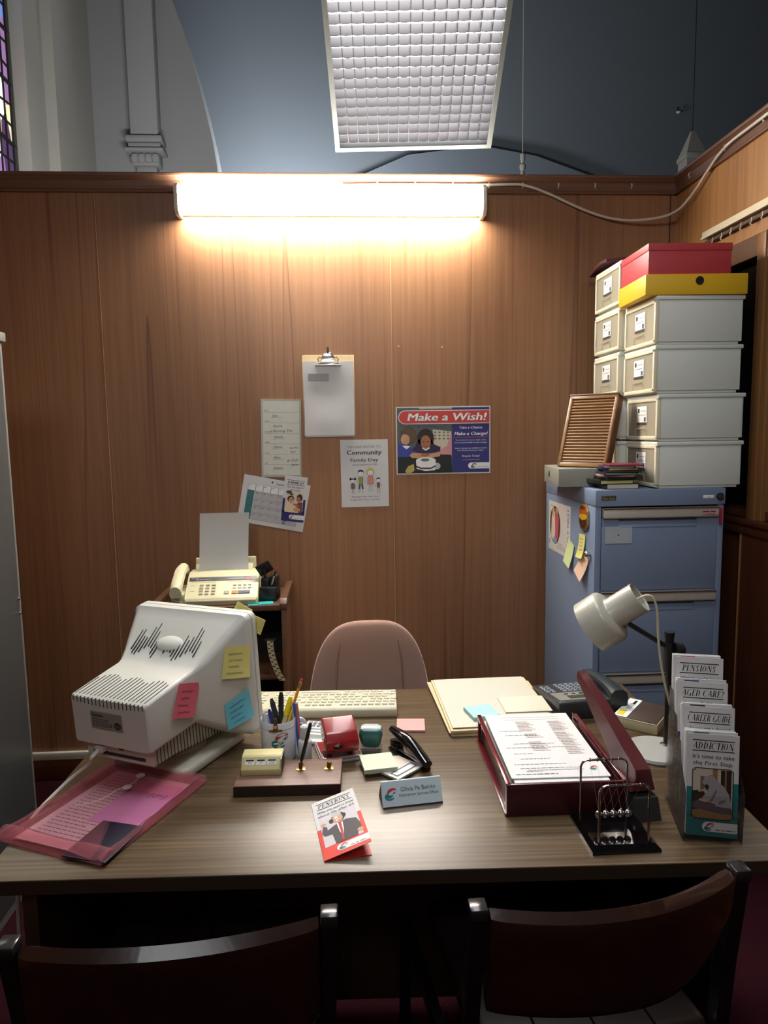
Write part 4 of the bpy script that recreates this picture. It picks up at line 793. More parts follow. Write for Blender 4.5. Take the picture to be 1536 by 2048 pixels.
# ---------------- CRT monitor ----------------
MW = M('monitor_white', (208, 208, 200), .38, var=.04, scale=9, bump=.05); MD = M('monitor_slot', (44, 44, 40), .8); MG = M('monitor_groove', (70, 120, 116), .5); MB_ = M('monitor_cream', (196, 192, 176), .42)
MC = Vector((-.373, 1.8115, .9394)); MYAW, MTI = -.4434, .0712
MR = Matrix.Rotation(MYAW, 4, 'Z') @ Matrix.Rotation(MTI, 4, 'X')
mon = thing('crt_monitor', 'bulky white tube monitor seen from behind, covered in sticky notes', 'monitor', (MC.x, MC.y, DZ), 0)
def rr(wd, zb, zt, y, rad, n=5, sag=0):
    cx, pts = wd/2, []
    for (sx, sz, a0) in ((1, 1, 0), (-1, 1, 90), (-1, 0, 180), (1, 0, 270)):
        X = sx*(cx-rad); Z = (zt-rad) if sz else (zb+rad)
        for k in range(n+1):
            a = R(a0+90*k/n); pts.append((X+rad*math.cos(a), y, Z+rad*math.sin(a)))
    return pts
case_T = Matrix.Translation((0, 0, MC.z-DZ)) @ MR
def mout(b, name, par=None):
    o = b.out(name, par or mon);
    if par is None: o.matrix_local = case_T
    return o
H2 = .159; b = B()
secs = [rr(.300, -.135, .137, .012, .02), rr(.335, -H2+.004, H2-.004, .004, .02), rr(.346, -H2, H2, -.003, .018), rr(.3463, -H2, H2, -.019, .018)]
b.loft(secs, MW); bez = mout(b, 'bezel')
b = B(); b.loft([rr(.340, -H2+.003, H2-.003, -.018, .016), rr(.340, -H2+.003, H2-.003, -.0235, .016)], MG); mout(b, 'seam')
b = B()
secs = [rr(.3463, -H2, H2, -.022, .018), rr(.344, -H2, H2-.001, -.040, .018), rr(.330, -H2+.006, H2-.010, -.050, .02), rr(.318, -.148, .140, -.064, .02), rr(.290, -.125, .116, -.100, .02), rr(.252, -.092, .085, -.145, .018), rr(.228, -.070, .071, -.172, .014), rr(.2195, -.0635, .0655, -.186, .010), rr(.217, -.0630, .0615, -.23, .008), rr(.2135, -.0627, .0520, -.335, .008), rr(.205, -.0600, .0480, -.3412, .008)]
b.loft(secs, MW)
b.sph((.0, -.088, .088), .056, MW, 28, sc_=(1.15, 1.0, .46), T=None)     # bulge over the tube neck
# cooling slots: along the rear box and on the slope
def slot(x, y0, z0, y1, z1, w_=.0016, x1=None):
    x1 = x if x1 is None else x1
    d = Vector((x1-x, y1-y0, z1-z0)).normalized(); up = Vector((0, -(z1-z0), (y1-y0))).normalized()
    if up.z < 0 and abs(z1-z0) < abs(y1-y0): up = -up
    b.loft([[Vector((x+s*w_/2, y0, z0))+up*q for s, q in ((-1, -.003), (1, -.003), (1, .0006), (-1, .0006))], [Vector((x1+s*w_/2, y1, z1))+up*q for s, q in ((-1, -.003), (1, -.003), (1, .0006), (-1, .0006))]], MD)
topz = lambda y: .0520+(-.335-y)*-.0905 if y < -.23 else .0615
for k in range(19):
    x = -.096+k*.192/18; yb = -.262+.02*abs(math.sin(k*.5)); slot(x, -.334, .0524, yb, .0524+(yb+.334)*.0905+.0002)
    b.box(x-.0008, x+.0008, -.3422, -.336, .038-.006*math.sin(k/18*math.pi), .050, MD)
sl0 = lambda y: .062+(-.1776-y)*-.68
for k in range(22):
    x = -.098+k*.0088
    if 8 < k < 11: continue
    y0 = -.150-.012*math.sin(k*.9); y1 = y0+.05+.012*math.sin(k*1.7)
    f = lambda y: .071+(y+.172)*(.116-.071)/(.172-.100) if y < -.1 else .116+(y+.1)*(.140-.116)/.036
    if abs(x) < .04: y0 -= .006; y1 = min(y1, -.125)
    slot(x, y0, f(y0)+.0008, y1, f(y1)+.0008, .0014)
cas = mout(b, 'rear_shell')
b = B(); b.box(-.050, .036, -.3434, -.3405, -.020, .020, M('rating_label', (140, 138, 128), .5)); sh = Sheet(b, lambda u, v, n: (u, -.3434-n, v))
sh.text('Optima', -.046, .009, .0075, INK, 1, 'l', bold=.05); [sh.greek(-.046, .0, .002-.005*k, .0026, INK, 1, k) for k in range(4)]; sh.poly([(.0, -.012), (.010, -.012), (.005, -.002)], INK, 1); sh.poly([(.0025, -.0105), (.0075, -.0105), (.005, -.0055)], M('rating_label', ()), 2)
sh.ell(.024, -.007, .0095, .0085, INK, 1); sh.text('GS', .024, -.0105, .0075, M('rating_label', ()), 2, bold=.03); mout(b, 'rating_label')
b = B(); b.loft([rr(.19, -.104, -.060, -.320, .004), rr(.19, -.110, -.060, -.25, .004), rr(.19, -.135, -.058, -.12, .004), rr(.17, -.150, -.058, -.03, .004)], MB_)
for k in range(22):
    y = -.312+k*.0115; zb = -.104-(y+.32)*.18; b.box(.0945, .0958, y, y+.0018, zb+.003, -.062, MD)
b.box(-.075, .07, -.323, -.319, -.094, -.088, MD); b.box(.0, .012, -.3235, -.319, -.076, -.068, MD); mout(b, 'lower_housing')
b = B(); b.lathe([(.075, .018), (.07, .03), (.05, .045), (.045, .07)], MB_, 28, T=Matrix.Rotation(MYAW, 4, 'Z') @ Matrix.Translation((0, -.12, 0)))
b.out('swivel_neck', mon)
b = B(); P_ = [(-.115, -.20), (-.10, -.235), (.10, -.235), (.115, -.22), (.118, .0), (.10, .03), (-.10, .03), (-.118, .0)]
b.prism(P_, 'xy', .0, .026, MB_, bev=.009, seg=3, T=Matrix.Rotation(MYAW, 4, 'Z')); b.out('stand_base', mon)
# mains plug and cable
b = B(); b.box(-.011, .011, -.014, .014, -.008, .008, MW, bev=.003); b.cyl((0, -.014, -.002), (0, -.036, -.008), .006, MW, r1=.0045, seg=14)
pg = b.out('plug', mon); pg.matrix_local = case_T @ Matrix.Translation((-.045, -.325, -.076))
p0 = (Matrix.Translation(MC) @ MR) @ Vector((-.045, -.360, -.084))
b = B(); b.tube([p0, dk(-.590, .322, .062), dk(-.628, .322, .036), dk(-.658, .275, .013), dk(-.668, .200, .0065), dk(-.686, .165, -.03), dk(-.69, .15, -.35), dk(-.66, .2, -.738)], .0042, M('cable_pale', (200, 196, 184), .45), 8, smooth=3)
b.out('monitor_cable', None, label='white monitor cable running off the desk\'s left edge', cat='cable')
# notes stuck on the monitor: placed on its right flank
MM = Matrix.Translation(MC) @ MR
def mnote(lab, m, quad, ink, seed, rows=4):
    # quad: TL,TR,BR,BL in the casing's frame (x,y,z)
    q = [MM @ Vector(p) for p in quad]; c = sum(q, Vector())/4
    ex = ((q[1]-q[0])+(q[2]-q[3]))/2; ez = ((q[0]-q[3])+(q[1]-q[2]))/2; n = ex.cross(ez).normalized(); n = -n if n.dot(Vector((0, -1, 0))-c*0) < 0 and False else n
    if n.dot(Vector((0, 0, 1.5377))-c) < 0: n = -n
    b = B(); f = lambda u, v: ((q[3]*(1-u)+q[2]*u)*(1-v)+(q[0]*(1-u)+q[1]*u)*v)-c
    b.shell(lambda u, v, s: f(u, v)+n*(.0008+.006*(1-v)**2*(.4+u)*.9+s), 5, 6, .0006, m)
    sh = Sheet(b, lambda u, v, k: f(u, v)+n*(.0008+.006*(1-v)**2*(.4+u)*.9+.0007+k), .0004)
    r = random.Random(seed)
    for k in range(rows): sh.scrawl(.14+r.uniform(0, .1), .72-k*.2, r.uniform(.4, .66), .09, ink, 1, seed+k, .007)
    return b.out('sticky_note', None, c, label=lab, cat='sticky note')
fx = .0015
mnote('yellow sticky note with faint handwriting on the monitor\'s flank', YN, [(.146, -.103, .098), (.1735, -.037, .081), (.169, -.049, .004), (.139, -.119, .022)], GREY, 3)
mnote('blue sticky note on the monitor\'s flank below the yellow one', CN, [(.139, -.116, -.046), (.168, -.052, -.028), (.170, -.045, -.100), (.141, -.112, -.114)], BLUEINK, 8, 4)
mnote('rose-red sticky note on the monitor\'s flank nearest its back', RN, [(.111, -.236, .058), (.113, -.164, .030), (.1112, -.204, -.037), (.1112, -.274, -.010)], M('ink_wine', (130, 40, 60), .5), 12, 4)
for lab, pts in (('yellow sticky note corner peeking above the monitor\'s top right corner', [(.118, .006, .176), (.16, .006, .156), (.13, .006, .10), (.085, .006, .12)]), ('yellow sticky note poking out past the monitor\'s right front edge', [(.150, .006, .148), (.196, .006, .132), (.178, .006, .092), (.13, .006, .11)])):
    q = [MM @ Vector(p) for p in pts]; c = sum(q, Vector())/4
    b = B(); nrm_ = (MM.to_3x3() @ Vector((0, 1, 0))); b.shell(lambda u, v, s: ((q[3]*(1-u)+q[2]*u)*(1-v)+(q[0]*(1-u)+q[1]*u)*v)-c+nrm_*s, 3, 3, .0008, YN); b.out('sticky_note', None, c, label=lab, cat='sticky note')

# ---------------- pink envelope with papers ----------------
PK = clear('pink_plastic', (255, 242, 244), .04, .16, .12, (246, 168, 176))
env = deskthing('plastic_envelope', 'translucent pink string-tie envelope at the desk\'s left front corner', 'envelope', -.522, .238, -21.5, .0006)
b = B(); EW, EH = .262, .335
b.shell(lambda u, v, s: (-EW/2+EW*u, -EH/2+EH*v, .0165*math.sin(math.pi*min(1, max(0, u)))**.5*(.75+.25*math.sin(7*v+3*u))+.001+s), 14, 18, .0005, PK)
b.box(-EW/2, EW/2, -EH/2, EH/2, 0, .0006, PK); b.out('pouch', env)
b = B()
for x0, x1 in ((-EW/2-.003, -EW/2+.016), (EW/2-.016, EW/2+.003)): b.shell(lambda u, v, s: (x0+(x1-x0)*u, -EH/2+EH*v, .003+.013*math.sin(math.pi*u)+.0015*math.sin(22*v)+s), 4, 26, .0006, PK)
b.shell(lambda u, v, s: (-EW/2-.002+(EW+.004)*u, -EH/2-.004+.040*v, .003+.016*math.sin(math.pi*v*.8)+.002*math.sin(9*u)+s), 20, 6, .0006, PK); b.out('gusset', env)
b = B(); b.shell(lambda u, v, s: (-EW/2+.004+(EW-.008)*u, EH/2-.002-(.10+.012*math.sin(math.pi*u))*v, .0165+.003*math.sin(3*v)+s), 12, 6, .0005, PK); b.out('flap', env)
for k, (x, y) in enumerate(((-.005, .108), (.002, .055))):
    b = B(); b.lathe([(.003, 0), (.010, 0), (.010, .0015), (.004, .0018), (.003, .0018)], M('disc_pale', (226, 190, 196), .4), 20); b.out('tie_disc', env, (x, y, .0208))
b = B(); b.tube([(-.005, .108, .0225), (.006, .08, .0222), (.002, .055, .0232), (-.012, .035, .022), (-.010, .01, .0212), (-.022, -.02, .0212), (-.052, -.045, .0205)], .0008, M('string_white', (226, 214, 214), .6), 5, smooth=2); b.out('string', env)
b, sh = slabXY(.205, .29, M('paper_pinkish', (226, 222, 222), .7), .0008); 
for k in range(22): sh.greek(-.085, -.085+.17*(.5+.5*abs(math.sin(k*1.3))), .125-k*.0115, .004, GREY, 1, k)
b.out('printed_paper', None, dk(-.520, .228, .0045), rz=DA-R(21.5), label='printed sheets inside the pink plastic envelope', cat='paper')
b, sh = slabXY(.12, .17, M('paper_lilac', (214, 170, 226), .7), .0008); sh.text('(d=)', .02, .03, .018, BLUEINK, 1, shear=.3); b.out('lilac_note', None, dk(-.462, .245, .0058), rz=DA-R(20), label='lilac note with handwriting inside the pink envelope', cat='note')
b = B(); b.box(-.048, .048, -.062, .062, 0, .0022, M('card_dark', (36, 30, 50), .5), bev=.0006); b.out('dark_card', None, dk(-.482, .105, .0075), rz=DA-R(16), label='dark rectangular card inside the pink envelope', cat='card')

# ---------------- pen base with perpetual calendar ----------------
PW = wood('penbase_wood', [(106, 80, 68), (130, 100, 86), (142, 114, 100)], 'x', 90, 8, .5, (84, 62, 52), .5, .05)
t = deskthing('desk_pen_stand', 'dark wooden desk pen base with two brass pen sockets', 'pen stand', -.1405, .330, .3)
b = B(); b.box(-.122, .112, -.058, .064, 0, .026, PW, bev=.0015); b.box(-.1225, .1125, -.0585, -.0575, .001, .0245, M('penbase_edge', (42, 30, 26), .5)); b.out('wooden_base', t)
BR = M('brass', (206, 178, 106), .3, .8)
for x in (.018, .083):
    b = B(); b.box(x-.011, x+.011, -.006+.012, .016+.008, .026, .0278, BR, bev=.0005); b.sph((x, .015, .031), .005, M('brass_dark', (110, 84, 50), .35, .8), 12); b.lathe([(.004, 0), (.0055, .004), (.006, .010), (.0045, .010)], M('brass_dark', ()), 14, T=Matrix.Translation((x, .015, .032)) @ Matrix.Rotation(R(12), 4, 'Y')); b.out('pen_socket', t)
t = deskthing('perpetual_calendar', 'cream plastic block calendar with three small windows on the pen base', 'desk calendar', -.209, .345, .5, .026)
CRB = M('calendar_cream', (206, 196, 140), .45); CRL = M('calendar_cream_top', (224, 214, 160), .45)
b = B(); b.prism([(-.028, 0), (-.028, .014), (-.010, .036), (-.004, .039), (.026, .039), (.028, 0)], 'yz', -.045, .045, CRB, bev=.0015); b.box(.0445, .047, -.027, .028, 0, .038, INK, bev=.0008); b.out('block', t)
e1 = Vector((0, .018, .022)).normalized(); n1 = Vector((0, -e1.z, e1.y)); oo = Vector((0, -.028, .014))
fc = lambda u, v, n: tuple(Vector((u, 0, 0))+oo+e1*v+n1*(.0003+n))
for k, x in enumerate((-.026, -.001, .024)):
    b = B(); sh = Sheet(b, fc); sh.rect(x-.0105, .011, x+.0105, .023, WHITE, 1); sh.rect(x-.009, .019, x+.009, .0225, INK, 2); sh.text(('FRI', '17', 'APR')[k], x, .0125, .005, GREY, 2); b.out('window', t)
p = dk(-.121, .345, .042); stick('desk_pen', 'slim dark desk pen standing in the pen base\'s left socket', 'pen', p, dk(-.098, .362, .128), .0045, M('pen_dark', (40, 34, 30), .25))

# ---------------- mug with pens ----------------
MUGW = M('mug_white', (216, 220, 226), .15, var=.02, coat=.3)
t = deskthing('white_mug', 'white mug with a red and teal swirl logo holding pens', 'mug', -.187, .462)
b = B(); b.lathe([(.036, 0), (.041, .003), (.0425, .01), (.0425, .100), (.0412, .102), (.0395, .100), (.0395, .008), (.0, .006)], MUGW, 40); b.out('body', t)
b = B(); b.tube([(.040, 0, .082), (.055, .0, .088), (.069, 0, .078), (.072, 0, .055), (.064, 0, .032), (.048, 0, .022), (.040, 0, .022)], .0050, MUGW, 10, smooth=2, T=Matrix.Rotation(R(28), 4, 'Z')); b.out('handle', t)
def mugmap(a0):
    def f(u, v, n): a = R(a0)+u/.0425; return ((.0427+n)*math.cos(a), (.0427+n)*math.sin(a), v)
    return f
b = B(); sh = Sheet(b, mugmap(-84)); logo(sh, .004, .060, .0195, 2)
for k in range(24): sh.rect(-.052+k*.0044, .0845, -.0476+k*.0044, .0855, GREY, 1)
b.out('logo', t)
mp_ = lambda x, y, z: dk(-.187+x, .462+y, z)
stick('ballpoint_pen', 'navy ballpoint leaning on the mug\'s left rim', 'pen', mp_(-.01, .0, .012), mp_(-.033, -.006, .112), .0045, NAVY, M('pen_clear', (190, 196, 206), .15))
stick('ballpoint_pen', 'dark blue pen beside the navy one at the mug\'s left rim', 'pen', mp_(.0, .005, .012), mp_(-.022, .010, .114), .0045, M('pen_blue', (30, 40, 90), .3), NAVY)
stick('marker_pen', 'black marker rising highest left of centre in the mug', 'pen', mp_(.004, .004, .012), mp_(.006, .024, .150), .0062, INK, BK)
stick('marker_pen', 'black marker with a blunt cap slanting left in the mug', 'pen', mp_(.012, .012, .012), mp_(-.018, .03, .132), .006, INK, M('cap_charcoal', (50, 48, 48), .4))
stick('highlighter', 'clear highlighter with a bright yellow cap in the mug', 'highlighter', mp_(-.006, -.01, .012), mp_(.030, .012, .142), .0065, M('hl_clear', (190, 180, 120), .2), M('hl_yellow', (250, 220, 20), .3))
o = stick('pencil', 'yellow-orange pencil with a red eraser sticking furthest out of the mug', 'pencil', mp_(-.004, -.012, .012), mp_(.058, .028, .188), .0037, M('pencil_orange', (236, 160, 40), .35))
b = B(); L_ = (mp_(.058, .028, .188)-mp_(-.004, -.012, .012)).length
b.lathe([(.0038, L_-.024), (.004, L_-.022), (.004, L_-.010), (.0038, L_-.010)], BR, 12); b.out('ferrule', o)
b = B(); b.lathe([(.0036, L_-.010), (.0037, L_-.001), (.003, L_)], M('eraser_red', (190, 60, 50), .6), 12); b.out('eraser', o)
stick('pencil', 'plain yellow pencil half hidden behind the highlighter in the mug', 'pencil', mp_(.004, .0, .012), mp_(.034, .0, .118), .0035, M('pencil_yellow', (226, 196, 60), .4))
t = deskthing('binder_clip', 'small brass-coloured clip gripping the front rim of the mug', 'clip', -.187, .462)
b = B(); b.tube([(-.016, -.0475, .088), (.016, -.0475, .088)], .003, M('brass_dark', ()), 8); b.prism([(-.006, .088), (.006, .088), (.004, .106), (-.004, .106)], 'xz', -.0475, -.0455, M('brass_dark', ())); b.sph((0, -.044, .112), .006, M('brass_dark', ()), 12, sc_=(1, .5, 1)); b.cyl((0, -.047, .098), (0, -.050, .098), .004, BR, seg=12); b.out('clip_body', t)
# ruler and bottle right of the mug
b = B(); b.box(-.009, .009, -.0012, .0012, 0, .135, M('ruler_blue', (60, 96, 180), .35), bev=.0004)
sh = Sheet(b, lambda u, v, n: (u, -.0013-n, v)); sh.rect(.003, 0, .009, .135, M('ruler_orange', (226, 120, 80), .4), 1); sh.rect(-.009, 0, -.006, .135, WHITE, 1)
b.out('striped_ruler', None, dk(-.1335, .458, .001), rot=Euler((R(0), R(-6), DA+R(-30)), 'XYZ'), label='blue and orange striped ruler standing between the mug and its handle', cat='ruler')
t = deskthing('correction_bottle', 'small white correction fluid bottle in front of the mug handle', 'bottle', -.121, .442, 0)
BW2 = M('bottle_white', (216, 220, 222), .3)
b = B(); b.lathe([(.0155, 0), (.0165, .002), (.0165, .048), (.014, .053), (.0105, .055)], BW2, 26); b.out('bottle_body', t)
b = B(); b.lathe([(.0110, .055), (.0115, .056), (.0105, .085), (.007, .089), (.0045, .090)], M('cap_white', (226, 228, 232), .3), 20); b.out('cap', t)

# ---------------- keyboard ----------------
KC = M('keyboard_cream', (204, 200, 176), .45, var=.02); KK = M('key_cream', (212, 208, 186), .5, var=.02); KG2 = M('key_beige', (120, 114, 96), .5, var=.02)
t = deskthing('computer_keyboard', 'cream computer keyboard seen from its back edge behind the mug', 'keyboard', -.118, .780, -1.0)
b = B(); b.prism([(-.088, .0), (-.090, .022), (-.080, .029), (.080, .016), (.088, .010), (.088, 0)], 'yz', -.232, .232, KC, bev=.003); b.box(-.224, .224, -.072, .078, .015, .0165, KG2, T=Matrix.Rotation(R(-4.2), 4, 'X')); b.out('case', t)
b = B(); b.loft([[(-.0085, -.0085, 0), (.0085, -.0085, 0), (.0085, .0085, 0), (-.0085, .0085, 0)], [(-.0082, -.0082, .004), (.0082, -.0082, .004), (.0082, .0082, .004), (-.0082, .0082, .004)], [(-.0062, -.0066, .0085), (.0062, -.0066, .0085), (.0062, .0060, .0085), (-.0062, .0060, .0085)]], KK)
key0 = b.out('key', t); first = True
for row in range(6):
    y = -.062+row*.0255-(.004 if row == 0 else 0)
    xs = [x for x in range(-11, 12) if not (row == 0 and x in (-7, -2, 3)) and x not in (-7,)]
    if row == 5: xs = [-11, -10, -9, -8, -5, -4, 4, 5, 6, 7, 8, 9, 10, 11]
    if row in (1,): pass
    for x in xs[:(16 if row != 5 else 14)] if False else xs:
        if (row*23+x) % 9 == 8 and row > 1: continue
        k = key0 if first else key0.copy()
        if not first: C.objects.link(k); k.parent = t
        first = False; k.location = (x*.0198+(row % 3)*.003, y*.95, .0235-(y+.07)*.085); k.rotation_euler = (R(-4.5), 0, 0)
b = B(); b.box(-.052, .062, -.0085, .0085, 0, .0075, KK, bev=.002); b.out('space_bar', t, (0, .0665*.95, .0125), rot=(R(-4.5), 0, 0))
b = B(); b.tube([dk(-.215, .70, .004), dk(-.17, .655, .003), dk(-.12, .650, .003), dk(-.075, .668, .003), dk(-.068, .680, .003)], .0022, M('cord_pale', (206, 200, 186), .5), 6, smooth=2); b.out('keyboard_cord', None, label='thin pale cord lying in front of the keyboard', cat='cord')
# calculator
t = deskthing('desk_calculator', 'small white calculator lying between mug and keyboard', 'calculator', -.107, .585, -14)
b = B(); b.box(-.042, .042, -.062, .062, 0, .011, M('calc_white', (216, 220, 222), .35), bev=.004, seg=3); b.out('body', t)
CK = M('calc_key', (120, 124, 130), .5)
for i in range(5):
    for j in range(2): b = B(); b.box(-.033+i*.0135, -.024+i*.0135, .024+j*.016, .036+j*.016, .0105, .0135, CK, bev=.001); b.out('key', t)
for y in (.006, -.012): b = B(); b.box(-.034, .034, y, y+.007, .0105, .0118, CK, bev=.0008); b.out('label_bar', t)
b = B(); b.box(-.030, .030, -.050, -.024, .0105, .0118, M('calc_display', (150, 158, 150), .2), bev=.0008); b.out('display', t)

# ---------------- hole punch ----------------
RP = M('punch_red', (146, 30, 32), .25, var=.03, coat=.3); RPI = M('punch_dark', (84, 14, 20), .4)
t = deskthing('hole_punch', 'glossy red metal hole punch beside the mug', 'hole punch', -.040, .468, 14)
b = B(); b.box(-.052, .052, -.045, .060, 0, .006, M('punch_tray', (180, 176, 176), .4), bev=.002); b.box(-.050, .050, -.043, .058, .006, .013, RP, bev=.003); b.box(-.044, .044, -.036, .0, .0128, .0133, RPI); b.out('base', t)
for x in (-.030, .022): b = B(); b.prism([(-.022, .012), (.038, .012), (.012, .050), (-.002, .052)], 'yz', x, x+.008, RP, bev=.001); b.out('bracket', t)
b = B(); b.prism([(-.046, .050), (-.040, .038), (.035, .044), (.044, .056), (.040, .088), (.030, .096), (-.020, .084), (-.040, .068)], 'yz', -.040, .040, RP, bev=.004, seg=3)
hn = b.out('handle', t, (0, 0, -.006), rot=(R(10), 0, 0))
b = B(); b.prism([(-.013, .066), (.0, .062), (.012, .067), (.0, .077)], 'xz', -.0435, -.038, BLACKGAP); b.prism([(-.010, .0705), (.002, .068), (.003, .074), (.0, .0765)], 'xz', -.0445, -.038, CHR); b.out('paper_window', hn, (-.012, -.002, -.008))
for x in (-.041, .041): b = B(); b.cyl((x, 0, .045), (x*1.04, 0, .045), .004, CHR, seg=12); b.out('pivot', t)

# ---------------- stamp, small stapler, pads ----------------
t = deskthing('rubber_stamp', 'teal self-inking stamp with a pale top', 'stamp', .040, .480, -6)
b = B(); b.box(-.026, .026, -.017, .017, 0, .016, clear('stamp_clear', (226, 220, 220), .35, .1, .25), bev=.003); b.out('foot', t)
b = B(); b.loft([rr2 for rr2 in [[(sx*a, sy*c, z) for sx, sy in ((-1, -.6), (-.7, -1), (.7, -1), (1, -.6), (1, .6), (.7, 1), (-.7, 1), (-1, .6))] for a, c, z in ((.018, .012, .016), (.024, .016, .024), (.029, .019, .045), (.028, .018, .056), (.024, .015, .062))]], M('stamp_teal', (52, 104, 104), .35)); b.out('handle', t)
b = B(); b.loft([[(sx*a, sy*c, z) for sx, sy in ((-1, -.6), (-.7, -1), (.7, -1), (1, -.6), (1, .6), (.7, 1), (-.7, 1), (-1, .6))] for a, c, z in ((.026, .0165, .058), (.025, .0155, .063), (.020, .012, .0665))], M('stamp_top', (190, 206, 204), .35)); b.out('top_label', t)
t = deskthing('staple_remover', 'glossy black small stapler tilted behind the note pads', 'stapler', .131, .432, 32)
GB = M('gloss_black', (14, 14, 15), .12, coat=.5)
b = B(); b.box(-.012, .012, -.075, .075, 0, .008, GB, bev=.003); b.box(-.010, .010, .035, .068, .006, .03, GB, bev=.003); b.out('base', t)
b = B(); secs = []
for k in range(9):
    u = k/8; y = -.078+.15*u; z = .018+.034*u+.008*math.sin(math.pi*u); w_ = .0085+.007*math.sin(math.pi*(.2+.75*u)); h_ = .008+.008*math.sin(math.pi*u)
    secs.append([(w_*math.cos(R(a)), y, z+h_*math.sin(R(a))) for a in range(0, 360, 30)])
b.loft(secs, GB); b.out('lever', t)
b = B(); b.box(-.007, .007, -.072, .05, .010, .0165, CHR, bev=.001); b.out('magazine', t)
def pad(lab, u, v, w_, h_, th, r, m, z=0, name='note_pad', cat='note pad', pr=None):
    b, sh = slabXY(w_, h_, m, th)
    for k in range(1, 5): b.box(-w_/2-.0003, w_/2+.0003, -h_/2-.0003, h_/2+.0003, th*k/5-.0001, th*k/5, M('pad_edge', (150, 150, 140), .8))
    if pr: pr(sh)
    return b.out(name, None, dk(u, v, z), rz=DA+R(r), label=lab, cat=cat)
def banner(sh):
    for q_, m, n in (((.0, 0), GREY, 1), ((.004, 0), WHITE, 2)): k = q_[0]; sh.rect(-.036+k, -.028+k, .036-k, -.006-k, m, n)
    sh.frame(-.036, -.028, .036, -.006, .0008, INK, 3); sh.rect(-.041, -.0, .041, .036, M('pad_blush', (230, 206, 190), .7), 1)
pad('white note pad lowest of the pile behind the nameplate', .071, .402, .092, .072, .004, 12, M('pad_cream', (226, 222, 200), .7))
pad('blush note pad with a white name banner, right of the green pad', .104, .375, .088, .076, .005, 46, M('pad_white', (224, 222, 218), .7), .0042, pr=banner)
pad('pale green note pad on top of the pile behind the nameplate', .056, .388, .078, .078, .010, 10, M('pad_green', (204, 216, 188), .7, var=.02), .0095)
pad('flat pink note pad alone near the keyboard', .147, .622, .075, .075, .006, -3, M('pad_pink', (232, 160, 156), .7, var=.02))
# nameplate
t = deskthing('name_plate', 'pale blue tent nameplate with a swirl logo and two lines of text', 'nameplate', .128, .223, 9.2)
NP = M('plate_blue', (186, 204, 212), .3, var=.02)
b = B(); b.prism([(-.004, .003), (.022, .047), (.024, .0475), (.0255, .047), (.003, .003)], 'yz', -.0655, .0655, NP, bev=.0004); b.prism([(-.006, 0), (-.004, .003), (.023, .0465), (.052, 0)], 'yz', -.0648, .0648, INK); b.out('stand', t)
ee = Vector((0, .026, .044)).normalized(); en = Vector((0, -ee.z, ee.y))
b = B(); fn = lambda u, v, n: tuple(Vector((u, 0, 0))+Vector((0, -.004, .003))+ee*v+en*(.0008+n)); b.loft([[Vector(fn(x, y, -.0012)) for x, y in ((-.0655, 0), (.0655, 0), (.0655, .051), (-.0655, .051))], [Vector(fn(x, y, .0006)) for x, y in ((-.0652, .0003), (.0652, .0003), (.0652, .0507), (-.0652, .0507))]], NP)
sh = Sheet(b, lambda u, v, n: fn(u, v, .0006+n)); logo(sh, -.047, .025, .0125, 2); GT = M('plate_text', (74, 82, 88), .5); sh.text('Olivia Pe Benito', .014, .0285, .0095, GT, 2, width=.076); sh.text('Employment Services Officer', .015, .0185, .006, GT, 2, width=.086); b.out('face', t)
# folded brochure on the desk
t = deskthing('pension_leaflet', 'folded red and white pensions leaflet lying open on the desk front', 'leaflet', -.0485, .030, 11.5)
b = B(); b.box(0, .0905, 0, .205, .0003, .0014, RED); 
b.loft([[(0, 0, .0014), (.0905, 0, .0014), (.0905, .205, .0014), (0, .205, .0014)], [(0, 0, .0018), (.0905, 0, .0018), (.0905, .205, .0018), (0, .205, .0018)]], M('leaflet_inner', (206, 46, 46), .4)); b.out('back_page', t)
a = R(16); b = B(); g = lambda u, v, n: (u*math.cos(a)-n*math.sin(a), v, .002+u*math.sin(a)+n*math.cos(a)); b.loft([[g(x, y, 0) for x, y in ((0, 0), (.094, 0), (.094, .205), (0, .205))], [g(x, y, .0006) for x, y in ((0, 0), (.094, 0), (.094, .205), (0, .205))]], PAPER)
